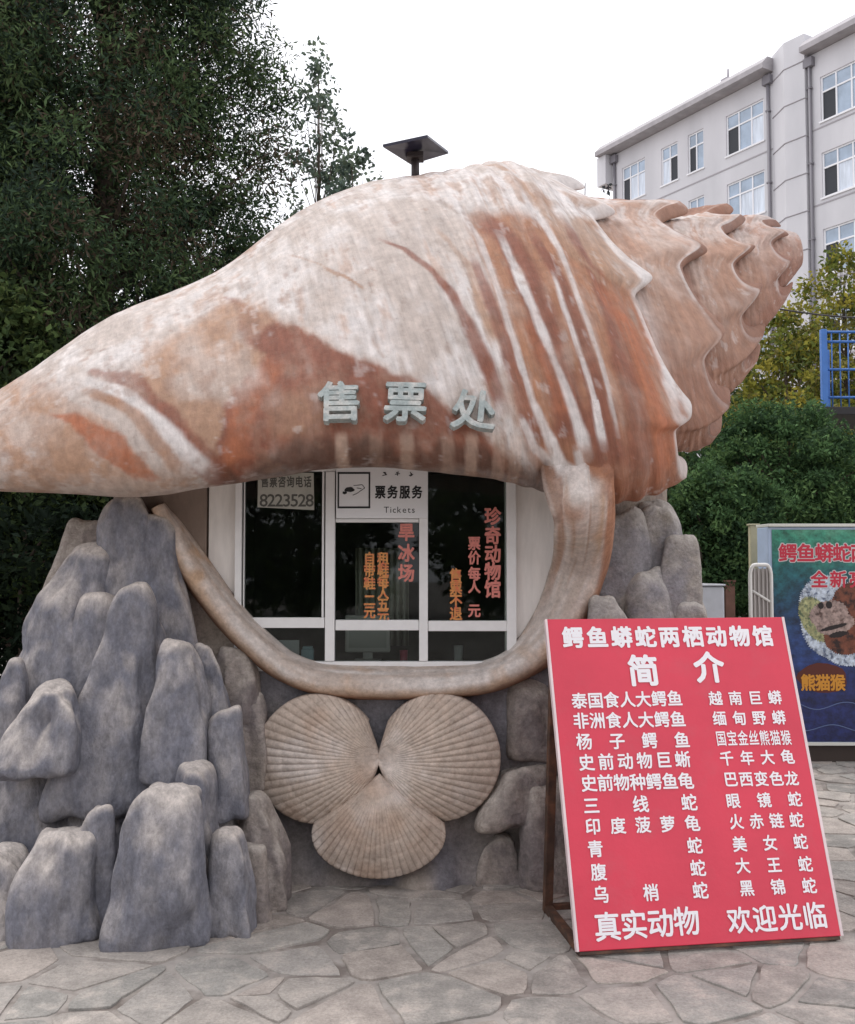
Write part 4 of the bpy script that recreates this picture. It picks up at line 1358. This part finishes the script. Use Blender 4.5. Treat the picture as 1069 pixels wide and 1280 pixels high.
t = thing('barrier', (W(940, 7.35), 7.35, 0), 'low white tubular barrier with rounded corners left of the poster cabinet', 'barrier')
mb = MB(); xl_, xr_ = W(905, 7.35), W(963, 7.35); zt_ = P(0, 706, 7.35).z
pts = [(xl_, 7.35, 0)] + [(xl_ + .08 - .08 * math.cos(a_), 7.35, zt_ - .08 + .08 * math.sin(a_)) for a_ in np.linspace(0, math.pi / 2, 6)]
pts += [(xr_ - .08 + .08 * math.sin(a_), 7.35 + .0, zt_ - .08 + .08 * math.cos(a_)) for a_ in np.linspace(0, math.pi / 2, 6)] + [(xr_, 7.35, 0)]
# the panel starts beyond the rock; turned a little towards the path
x_off = W(937, 7.35) - xl_
mbp = MB(); mbp.tube([(xl_ + x_off + (p[0] - xl_) * (xr_ - xl_ - x_off) / (xr_ - xl_), p[1], p[2]) for p in pts], .014, 10); mbp.build('frame_tube', mat('white_tube', (0.74, 0.73, 0.70), .45, var=.06), t)
xl2 = xl_ + x_off
for zz in (zt_ - .24, .35):
    mbp = MB(); mbp.tube([(xl2 + .012, 7.35, zz + .05), (xr_ - .012, 7.35, zz - .03)], .010, 8); mbp.build('rail', mat('white_rail', (0.74, 0.73, 0.70), .45), t)
mbp = MB()
for k in range(1, 5):
    xx = xl2 + (xr_ - xl2) * k / 5; mbp.tube([(xx, 7.35, .36), (xx, 7.35, zt_ - .02)], .006, 6)
mbp.box((xl2 + .01, 7.362, .34), (xr_ - .01, 7.366, zt_ - .03)); mbp.build('infill', mat('pale_infill', (0.40, 0.37, 0.35), .6), t)

mb = MB(); mb.box((W(868, 9.0), 9.0, 0), (W(905, 9.0), 9.4, P(0, 733, 9.0).z), bev=.02); mb.box((W(867, 9.0) - .02, 8.98, P(0, 733, 9.0).z + .003), (W(906, 9.0), 9.42, P(0, 730, 9.0).z), bev=.01)
tag(mb.build('cabinet_box', mat('white_box', (0.60, 0.60, 0.62), .6, var=.1)), 'small whitish box standing behind the right rocks', 'box')
mb = MB(); mb.box((W(906, 9.2), 9.2, -.02), (W(918, 9.2), 9.3, P(0, 728, 9.2).z), bev=.006); mb.box((W(905, 9.2) - .01, 9.19, P(0, 728, 9.2).z + .002), (W(919, 9.2), 9.31, P(0, 725, 9.2).z), bev=.004)
tag(mb.build('wooden_post', mat('brown_post', (0.17, 0.085, 0.06), .8, var=.3, bump=.004)), 'short reddish brown post beside the dark bush trunk', 'post')

# ================================================================== solar lamp on the shell's back
t = thing('solar_lamp', P(518, 222, 5.75), 'small dark solar panel on a short pole above the back of the shell', 'solar lamp')
q0, q1, q2, q3 = P(479, 184, 5.55), P(535, 172, 5.55), P(561, 192, 5.95), P(514, 206, 5.95)
nrm = (q1 - q0).cross(q3 - q0).normalized()
if nrm.z < 0: nrm = -nrm
mb = MB(); lo_, hi_ = [q0, q1, q2, q3], [q + nrm * .016 for q in (q0, q1, q2, q3)]
mb.add(lo_ + hi_, [(0, 1, 2, 3), (4, 7, 6, 5), (0, 4, 5, 1), (1, 5, 6, 2), (2, 6, 7, 3), (3, 7, 4, 0)])
mb.build('solar_panel', mat('dark_panel', (0.022, 0.020, 0.04), .3, var=.2), t)
c_ = (q0 + q1 + q2 + q3) / 4
mb = MB(); ptop = Vector((W(519, 5.78), 5.78, c_.z - .01)); pb = P(518, 235, 5.78); hb = shell_bvh.ray_cast(Vector((ptop.x, 5.78, 6)), Vector((0, 0, -1)))
mb.tube([(ptop.x, 5.78, (hb[0].z if hb[0] else pb.z) - .05), (ptop.x, 5.78, ptop.z)], .024, 12)
mb.box((ptop.x - .05, 5.73, ptop.z - .03), (ptop.x + .05, 5.83, ptop.z + .004), bev=.005)
mb.build('pole', mat('dark_pole', (0.045, 0.035, 0.035), .5), t)

# ================================================================== apartment block
BLD = Vector((15.58, 44.0, 0)); bd_ = Vector((-.5086, .861, 0)); bn = Vector((-.861, -.5086, 0))   # along the facade, and outwards
bl = thing('apartment_block', BLD, 'pale grey tiled apartment block with white framed windows behind the shell', 'building')
MBu = Matrix(((bd_.x, -bn.x, 0, BLD.x), (bd_.y, -bn.y, 0, BLD.y), (0, 0, 1, 0), (0, 0, 0, 1)))       # x along (to the far left), y into the house, z up


def tile_mat():
    m = bpy.data.materials.new('pale_tile'); m.use_nodes = True
    T_ = m.node_tree; N, L = T_.nodes, T_.links; b = N['Principled BSDF']; b.inputs['Roughness'].default_value = .6
    tc = N.new('ShaderNodeTexCoord'); n = N.new('ShaderNodeTexNoise'); n.inputs['Scale'].default_value = .7; n.inputs['Detail'].default_value = 8
    mp = N.new('ShaderNodeMapping'); mp.inputs['Scale'].default_value = (1, 1, .35); L.new(tc.outputs['Object'], mp.inputs[0]); L.new(mp.outputs[0], n.inputs['Vector'])
    r = N.new('ShaderNodeValToRGB'); r.color_ramp.elements[0].position = .3; r.color_ramp.elements[1].position = .7
    r.color_ramp.elements[0].color = (0.52, 0.515, 0.535, 1); r.color_ramp.elements[1].color = (0.62, 0.61, 0.63, 1)
    L.new(n.outputs['Fac'], r.inputs['Fac']); L.new(r.outputs[0], b.inputs['Base Color'])
    return m


M_tile = tile_mat()
FLOOR, ZTOP = 3.3, 23.55
rows_z = [22.6 - FLOOR * k for k in range(6)]
wins_main = [(.52, 2.75, 3, 1), (4.18, 5.22, 2, 1), (5.92, 7.08, 2, 0), (8.28, 10.04, 3, 1)]
wins_right = [(-4.9, -2.68, 3, 1), (-8.2, -6.0, 3, 1)]
HW = 1.95


def wall_with_holes(mb, x0, x1, z0, z1, y, holes, th=.3):
    """facade wall as butted boxes round its window holes"""
    cols = sorted({(a, b) for a, b, _, _ in holes})
    xs = [x0] + [v for a, b in cols for v in (a, b)] + [x1]
    for i in range(0, len(xs), 2):
        mb.box((xs[i], y, z0), (xs[i + 1], y + th, z1), M=MBu)
    for a, b in cols:
        zs = sorted((zb_, zt_) for aa, bb, zb_, zt_ in holes if aa == a)
        zz = [z0] + [v for q in zs for v in q] + [z1]
        for i in range(0, len(zz), 2):
            if zz[i + 1] > zz[i]: mb.box((a, y, zz[i]), (b, y + th, zz[i + 1]), M=MBu)


mb = MB()
hm = [(a, b, z - HW, z) for a, b, _, _ in wins_main for z in rows_z]
hr = [(a, b, z - HW - .45, z - .45) for a, b, _, _ in wins_right for z in rows_z]
wall_with_holes(mb, 0, 10.8, 0, ZTOP, 0, hm)
wall_with_holes(mb, -10.5, -2.072, 0, ZTOP - .25, -.2, hr)
mb.box((-10.5, 9, 0), (10.8, 9.3, ZTOP), M=MBu); mb.box((10.502, .302, 0), (10.8, 8.998, ZTOP), M=MBu)
mb.box((-10.5, 0, 0), (-10.2, 8.998, ZTOP), M=MBu)
for z in rows_z:
    mb.box((.302, .32, z - HW - 1.0), (10.4, 8.9, z - HW - .75), M=MBu)
mb.build('wall', M_tile, bl)
mb = MB(); mb.prism([(0, 0), (0, 0)] and [(-1.45, -.2), (-1.1, -1.35), (-.25, -1.45), (0.0, -.02), (0, 1.2), (-1.45, 1.2)], 0, 1)
# stair tower: angled prism, footprint drawn in plan
tw = MB(); pl = [(-2.07, -.05), (-2.07, -.42), (-1.05, -.5), (-.002, -.002), (-.002, 3), (-2.07, 3)]
n_ = len(pl); zt_ = ZTOP + .75
tw.add([MBu @ Vector((x, y, z)) for z in (0, zt_) for x, y in pl], [tuple(range(n_)), tuple(range(n_, 2 * n_))] + [(i, (i + 1) % n_, (i + 1) % n_ + n_, i + n_) for i in range(n_)])
tw.build('stair_tower', M_tile, bl)
M_line = mat('dark_joint', (0.36, 0.34, 0.36), .7)
mb = MB()
for k, z in enumerate([ZTOP - .45 - i * 1.65 for i in range(12)]):
    for (x_a, y_a), (x_b, y_b) in ((pl[0], pl[1]), (pl[1], pl[2]), (pl[2], pl[3])):
        pa, pb_ = MBu @ Vector((x_a, y_a, z)), MBu @ Vector((x_b, y_b, z)); mb.tube([pa, pb_], .035, 4)
for z in [rows_z[0] - HW - .62 - FLOOR * i for i in range(6)]:
    mb.box((.02, -.022, z), (10.75, -.002, z + .06), M=MBu)
    mb.box((-10.4, -.222, z - .1), (-2.08, -.202, z - .04), M=MBu)
mb.build('facade_joint', M_line, bl)
M_eave = mat('grey_eave', (0.36, 0.34, 0.35), .7, var=.15, vscale=2)
mb = MB()
for x0_, x1_, yb_, zz in ((-.1, 11.4, -.75, ZTOP), (-10.9, -2.1, -.8, ZTOP - .25)):
    pf = [(yb_, zz + .02), (yb_, zz + .26), (yb_ + .35, zz + .62), (9.4, zz + .62), (9.4, zz + .02)]
    nv = len(pf)
    mb.add([MBu @ Vector((x, y, z)) for x in (x0_, x1_) for y, z in pf], [tuple(range(nv)), tuple(range(nv, 2 * nv))] + [(i, (i + 1) % nv, (i + 1) % nv + nv, i + nv) for i in range(nv)])
rf = mb.build('roof', M_eave, bl)
mb = MB(); mb.box((3.15, .6, ZTOP + .62), (3.6, 1.1, ZTOP + 1.35), M=MBu); mb.tube([MBu @ Vector((3.3, .8, ZTOP + 1.3)), MBu @ Vector((3.3, .8, ZTOP + 1.8))], .05, 6)
ch = mb.build('vent', M_line, rf)
mb = MB(); mb.box((10.802, -.5, ZTOP - 1.6), (11.5, 1.2, ZTOP + .0), M=MBu); mb.build('end_box', M_tile, bl)
for xp, yp, zz in ((.18, -.09, ZTOP), (10.55, -.09, ZTOP), (-2.22, -.30, ZTOP - .3)):
    mb = MB(); mb.tube([MBu @ Vector((xp, yp, 0)), MBu @ Vector((xp, yp, zz - .1))], .075, 8)
    for z in np.arange(2, zz, 3.3): mb.box((xp - .1, yp - .08, z), (xp + .1, yp + .08, z + .08), M=MBu)
    mb.box((xp - .22, yp - .14, zz - .5), (xp + .22, yp + .085, zz - .1), M=MBu)
    mb.build('drain_pipe', mat('pipe_grey', (0.20, 0.19, 0.21), .6), bl)
M_wf = mat('upvc', (0.80, 0.80, 0.82), .4)
M_pane = mat('sky_pane', (0.30, 0.38, 0.48), .12, spec=0.9, var=.25, vscale=1.1)
M_drape = mat('pale_curtain', (0.62, 0.68, 0.76), .35, var=.25, vscale=2.5, stretch=(4, 4, .3), spec=.6)
M_dark = mat('open_window_dark', (0.025, 0.028, 0.035), .5)


def window(x0_, x1_, z0_, z1_, y, n, openk, seed):
    r_ = random.Random(seed)
    f = MB(); b_ = .07
    yy = y + .06
    for lo, hi in (((x0_ + .001, z0_ + .001), (x0_ + b_, z1_ - .001)), ((x1_ - b_, z0_ + .001), (x1_ - .001, z1_ - .001)), ((x0_ + b_ + .001, z0_ + .001), (x1_ - b_ - .001, z0_ + b_)), ((x0_ + b_ + .001, z1_ - b_), (x1_ - b_ - .001, z1_ - .001)),
                   ((x0_ + b_ + .001, z0_ + HW * .64), (x1_ - b_ - .001, z0_ + HW * .64 + .07))):
        f.box((lo[0], yy, lo[1]), (hi[0], yy + .08, hi[1]), M=MBu)
    for k in range(1, n):
        xx = x0_ + (x1_ - x0_) * k / n
        f.box((xx - .035, yy - .004, z0_ + b_ + .001), (xx + .035, yy + .078, z0_ + HW * .64 - .001), M=MBu)
        f.box((xx - .03, yy - .004, z0_ + HW * .64 + .072), (xx + .03, yy + .078, z1_ - b_ - .001), M=MBu)
    f.box((x0_ - .06, y - .06, z0_ - .07), (x1_ + .06, y - .003, z0_ - .002), M=MBu)
    fo = f.build('window', M_wf, bl)
    for k in range(n):
        for zz0, zz1, up_ in ((z0_ + b_, z0_ + HW * .64, 0), (z0_ + HW * .64 + .07, z1_ - b_, 1)):
            g_ = MB(); xa_, xb_ = x0_ + (x1_ - x0_) * k / n, x0_ + (x1_ - x0_) * (k + 1) / n
            g_.box((xa_ + .03, yy + .042, zz0 + .002), (xb_ - .03, yy + .052, zz1 - .002), M=MBu)
            op = (not up_) and k == openk
            g_.build('pane', M_dark if op else (M_drape if (not up_ and r_.random() < .62) else M_pane), fo)


sd_ = 0
for zi, z in enumerate(rows_z[:4]):
    for wi, (a_, b2, n_, _) in enumerate(wins_main):
        sd_ += 1
        op = {(0, 0): 2, (0, 1): 1, (0, 2): 0, (0, 3): 2, (1, 0): 9, (1, 1): 9}.get((zi, wi), sd_ % 4)
        window(a_, b2, z - HW, z, 0, n_, op, sd_)
    for wi, (a_, b2, n_, _) in enumerate(wins_right):
        sd_ += 1
        window(a_, b2, z - HW - .45, z - .45, -.2, n_, 2, sd_)

# ================================================================== blue platform and cable
t = thing('metal_platform', (W(1045, 12.0), 12.0, 0), 'blue railed steel platform on a grey post at the right edge', 'platform')
M_blue = mat('blue_paint', (0.055, 0.17, 0.48), .5, var=.15)
za_, zb_ = P(0, 509, 12).z, P(0, 415, 12).z
xl_ = W(1034, 12)
xr_ = xl_ + 1.7
xk_ = W(1037, 13.2)
for (x, y) in ((xl_, 12), (xk_, 13.2), (xr_, 12)):
    mb = MB(); mb.box((x - .035, y - .035, za_), (x + .035, y + .035, zb_ + .03), bev=.005); mb.build('rail_post', M_blue, t)
for (a_, b2) in (((xl_, 12), (xr_, 12)), ((xl_, 12), (xk_, 13.2))):
    mb = MB()
    for zz in (zb_, zb_ - .12, (za_ + zb_) / 2, za_ + .12): mb.tube([(a_[0], a_[1], zz), (b2[0], b2[1], zz)], .016, 6)
    L_ = math.hypot(b2[0] - a_[0], b2[1] - a_[1]); m_ = int(L_ / .10)
    for k in range(1, m_): mb.tube([(a_[0] + (b2[0] - a_[0]) * k / m_, a_[1] + (b2[1] - a_[1]) * k / m_, za_), (a_[0] + (b2[0] - a_[0]) * k / m_, a_[1] + (b2[1] - a_[1]) * k / m_, zb_)], .009, 5)
    mb.build('railing', M_blue, t)
mb = MB(); mb.box((xl_ - .02, 11.94, za_ - .1), (xr_ + .06, 13.3, za_ - .002), bev=.01); mb.build('deck', mat('dark_deck', (0.03, 0.028, 0.03), .7), t)
for (x, y) in ((xl_ + .02, 12.05), (xr_, 13.1)):
    mb = MB(); mb.tube([(x, y, 0), (x, y, za_ - .1)], .055, 10); mb.build('support_post', mat('grey_steel', (0.30, 0.28, 0.30), .6), t)
mb = MB()
pa, pb_ = P(955, 383, 13), P(1200, 389, 13.0)
pts = [pa + (pb_ - pa) * k / 14 - Vector((0, 0, .12 * math.sin(math.pi * k / 14))) for k in range(15)]
pa2 = P(860, 379, 14.5)
mb.tube([pa2] + pts, .011, 6)
tag(mb.build('cable', mat('cable_black', (0.05, 0.045, 0.045), .6)), 'thin dark cable strung across behind the shell tip', 'cable')

# ================================================================== trees and bushes
def leaves_mesh(name, centres, radii, per, size, aspect, pal, seed, droop=0.0, flat=0.8, outward=None, jit=0.35):
    r = np.random.default_rng(seed)
    C = np.repeat(centres, per, 0); Rr = np.repeat(radii, per); n = len(C)
    d = r.normal(size=(n, 3)); d /= np.linalg.norm(d, axis=1, keepdims=True)
    pos = C + d * (Rr * r.random(n) ** 0.5)[:, None] * np.array([1, 1, flat])
    ax = r.normal(size=(n, 3)) + d * 0.8; ax[:, 2] -= droop
    ax /= np.linalg.norm(ax, axis=1, keepdims=True)
    sd = np.cross(ax, r.normal(size=(n, 3))); sd /= np.linalg.norm(sd, axis=1, keepdims=True) + 1e-9
    L_ = size * r.uniform(0.6, 1.35, n)
    wv = L_ / aspect
    nrm = np.cross(ax, sd)
    v0 = pos - ax * (L_ / 2)[:, None]
    v1 = pos + sd * (wv / 2)[:, None] + nrm * (wv * .15)[:, None]
    v2 = pos + ax * (L_ / 2)[:, None]
    v3 = pos - sd * (wv / 2)[:, None] + nrm * (wv * .15)[:, None]
    V = np.stack([v0, v1, v2, v3], 1).reshape(-1, 3)
    F = np.arange(4 * n).reshape(-1, 4)
    pal = np.array(pal)
    cb = r.integers(len(pal), size=len(centres)); base = np.repeat(pal[cb], per, 0)
    alt = pal[r.integers(len(pal), size=n)]
    k = (r.random(n) < 0.35)[:, None]
    col = np.where(k, alt, base) * r.uniform(1 - jit, 1 + jit, n)[:, None]
    me = np_mesh(name, V, F, False)
    set_col(me, np.repeat(col, 4, 0))
    return me


def trunk_mb(base, top, r0, r1, limbs, seed, lr=0.035):
    r = random.Random(seed)
    mb = MB(); base, top = Vector(base), Vector(top); n = 9
    pts = []
    for i in range(n):
        f = i / (n - 1); q = base.lerp(top, f)
        pts.append(q + Vector((r.uniform(-1, 1), r.uniform(-1, 1), 0)) * r0 * .5 * (0 < i < n - 1))
    mb.tube(pts, [r0 * (1.35 if i == 0 else 1) * (1 - i / (n - 1)) + r1 * i / (n - 1) for i in range(n)], 10)
    for c in limbs:
        c = Vector(c); f = min(max((c.z - base.z) / (top.z - base.z) * 0.86 - .04, .12), .95); k = f * (n - 1); i = int(k)
        s_ = pts[i].lerp(pts[min(i + 1, n - 1)], k - i); mid = s_.lerp(c, .5) + Vector((r.uniform(-.1, .1), r.uniform(-.1, .1), r.uniform(-.12, .05)))
        w_ = lr * (1.3 - f)
        mb.tube([s_, mid, c], [w_, w_ * .65, w_ * .2], 6)
    return mb


def crown_points(n, prof, cx, cy, z0, z1, seed, lump=0.25, inner=0.35, sx=1.0, sy=1.0):
    """clump centres inside a crown whose radius over height is prof (list), with an uneven outline"""
    r = np.random.default_rng(seed); out = []
    while len(out) < n:
        h = r.random(); a_ = r.uniform(0, 2 * np.pi)
        R_ = np.interp(h, np.linspace(0, 1, len(prof)), prof)
        if r.random() > R_ / max(prof) + .05: continue
        lobe = 1 + lump * (math.sin(a_ * 3 + h * 9 + seed) * .6 + math.sin(a_ * 5 - h * 14) * .4) + r.uniform(-.08, .08)
        q = R_ * lobe * (inner + (1 - inner) * r.random() ** .6)
        out.append((cx + q * math.cos(a_) * sx, cy + q * math.sin(a_) * sy, z0 + (z1 - z0) * h))
    return np.array(out)


def tree(name, label, cat, base, hgt, z0, prof, n, rad, per, leaf, aspect, pal, seed, group=None, r0=.16, droop=0.0, lump=.25, inner=.35, limbs=40, sx=1, sy=1, top=None, flat=.8, lr=.035):
    t = thing(name, base, label, cat, group)
    cp = crown_points(n, prof, base[0], base[1], z0, hgt, seed, lump, inner, sx, sy)
    rr = np.random.default_rng(seed + 1).uniform(.7, 1.3, n) * rad
    link('crown', leaves_mesh('crown', cp, rr, per, leaf, aspect, pal, seed + 2, droop, flat), M_leaf, t)
    idx = np.random.default_rng(seed + 3).choice(n, min(limbs, n), replace=False)
    trunk_mb(base, top or (base[0], base[1], z0 + (hgt - z0) * .93), r0, r0 * .12, [tuple(c) for c in cp[idx]], seed, lr).build('trunk', M_bark, t)
    return t


G_con = [(0.042, 0.070, 0.040), (0.058, 0.094, 0.048), (0.080, 0.125, 0.054), (0.032, 0.050, 0.036), (0.090, 0.070, 0.048), (0.098, 0.145, 0.062)]
G_shade = [(0.016, 0.027, 0.016), (0.022, 0.036, 0.018), (0.012, 0.020, 0.013)]
G_mid = [(0.085, 0.125, 0.042), (0.060, 0.095, 0.036), (0.115, 0.15, 0.052), (0.045, 0.068, 0.03)]
G_hedge = [(0.058, 0.112, 0.046), (0.080, 0.15, 0.058), (0.042, 0.080, 0.038), (0.110, 0.185, 0.068)]
G_yel = [(0.26, 0.25, 0.045), (0.17, 0.20, 0.045), (0.32, 0.28, 0.05), (0.10, 0.13, 0.04), (0.22, 0.20, 0.07)]
G_air = [(0.12, 0.16, 0.125), (0.09, 0.125, 0.10), (0.15, 0.19, 0.13)]

# the dark conifers behind the left of the shell
tree('conifer_tree', 'tall dense dark green conifer filling the upper left behind the shell', 'tree', (-3.2, 9.6, 0), 11.5, 1.6, [1.0, 1.45, 1.6, 1.6, 1.5, 1.4, 1.2, .9, .5, .1],
     900, .40, 400, .068, 3.6, G_con, 41, r0=.2, droop=.3, lump=.22, inner=.35, limbs=80)
tree('conifer_tree', 'dark conifer at the far left edge beside the taller one', 'tree', (-4.9, 9.4, 0), 10.5, 1.2, [1.1, 1.5, 1.6, 1.5, 1.3, 1.1, .9, .5, .1],
     580, .40, 350, .068, 3.6, G_con, 43, r0=.2, droop=.3, lump=.22, inner=.35, limbs=60)
tree('broadleaf_tree', 'lighter green leafy tree in front of the dark conifers at the left edge', 'tree', (-3.55, 7.9, 0), 3.75, 1.0, [.9, 1.15, 1.2, 1.1, .75, .25],
     330, .24, 90, .075, 1.9, G_mid, 47, r0=.1, lump=.3, inner=.3, limbs=40)
tree('airy_tree', 'thin airy tree with sparse leaves between the conifer and the solar panel', 'tree', (W(395, 15), 15, 0), P(0, 58, 15).z, 4.5, [.75, .85, .8, .65, .6, .45, .5, .35, .12],
     130, .20, 30, .085, 1.6, G_air, 53, r0=.07, lump=.35, inner=.1, limbs=60, lr=.018)
tree('airy_tree', 'low sparse leafy tree just left of the solar panel', 'tree', (W(438, 14), 14, 0), P(0, 180, 14).z, 4.0, [.5, .6, .6, .5, .4, .15],
     90, .20, 40, .085, 1.6, G_air, 57, r0=.06, lump=.35, inner=.1, limbs=40, lr=.016)
# shrubs in the gap under the shell's left end, shade put into their greens
for i, (x, y, h) in enumerate(((-3.0, 7.4, 2.2), (-4.1, 8.3, 2.5), (-2.3, 8.6, 2.2), (-5.2, 9.6, 2.4))):
    tree('shrub', ('dark shrub in the gap under the left end of the shell', 'dark shrub at the far left edge under the shell', 'dark shrub hidden behind the left rocks', 'dark shrub far left behind the others')[i], 'shrub',
         (x, y, 0), h, .1, [.7, .9, .95, .8, .45], 170, .2, 70, .07, 2.0, G_shade, 61 + i, group='dark shrubs behind the booth', r0=.05, limbs=16)
# clipped bushes and the autumn tree on the right
tree('bush', 'rounded dark green bush on a bare trunk beside the right rocks', 'bush', (W(905, 9.6), 9.6, 0), P(0, 588, 9.6).z, P(0, 735, 9.6).z, [.3, .46, .52, .52, .48, .3],
     360, .13, 95, .05, 2.2, G_hedge, 71, r0=.07, lump=.12, inner=.3, limbs=24)
tree('bush', 'big spreading green bush above the poster cabinet', 'bush', (W(975, 10.8), 10.8, 0), P(0, 512, 10.8).z, .7, [.8, 1.1, 1.15, 1.0, .85, .45],
     760, .16, 95, .055, 2.2, G_hedge, 73, r0=.1, lump=.16, inner=.3, limbs=40, sx=.95)
tree('bush', 'green bush at the right edge behind the poster cabinet', 'bush', (W(1085, 11.2), 11.2, 0), P(0, 560, 11.2).z, .5, [.8, 1.0, 1.0, .85, .5],
     420, .17, 85, .055, 2.2, G_hedge, 77, r0=.1, lump=.16, inner=.3, limbs=30)
tree('autumn_tree', 'yellow green autumn tree with thin leaves right of the shell tip', 'tree', (W(985, 16), 16, 0), P(0, 385, 16).z, 1.8, [1.0, 1.2, 1.25, 1.1, .9, .6, .25],
     330, .22, 50, .09, 1.8, G_yel, 83, r0=.07, lump=.3, inner=.15, limbs=90, lr=.02)
tree('autumn_tree', 'taller yellow green tree at the right edge beneath the apartment block', 'tree', (W(1062, 17), 17, 0), P(0, 320, 17).z, 2.0, [1.0, 1.15, 1.2, 1.1, .95, .8, .3],
     360, .22, 50, .09, 1.8, G_yel, 87, r0=.07, lump=.3, inner=.15, limbs=90, lr=.02)
tree('airy_tree', 'bare tree tip showing just over the shell below the apartment roof', 'tree', (W(735, 20), 20, 0), P(0, 212, 20).z, 5.5, [.9, .9, .8, .75, .6, .3],
     70, .14, 16, .10, 1.8, [(0.06, 0.055, 0.06), (0.05, 0.06, 0.06)], 91, r0=.08, lump=.35, inner=.2, limbs=50, lr=.02)
# a far belt of trees round the square closes the horizon, and trees across the path are mirrored in the glass
def copy_tree(src, loc, label, group):
    c = src.copy(); COL.objects.link(c); c.location = loc; c['label'] = label; c['group'] = group
    for k in src.children:
        d = k.copy(); COL.objects.link(d); d.parent = c; d.matrix_parent_inverse = k.matrix_parent_inverse.copy()
    return c


src = tree('broadleaf_tree', 'dark green tree standing far behind the booth on the left', 'tree', (-9, 22, 0), 6.5, .4, [1.6, 2.3, 2.5, 2.3, 1.8, .7], 300, .5, 60, .22, 1.8, G_mid, 95, group='trees round the square', r0=.16, limbs=30)
for i, (x, y) in enumerate(((-4.5, 24), (1.5, 26), (7.5, 25), (13, 23), (18.5, 26))):
    copy_tree(src, (x, y, 0), 'dark green tree standing far behind the booth', 'trees round the square')
for i, (x, y) in enumerate(((-8.5, -15), (-3.2, -16), (2.4, -15), (8.2, -16))):
    copy_tree(src, (x, y, 0), 'leafy tree across the path, mirrored in the booth window', 'trees across the path')
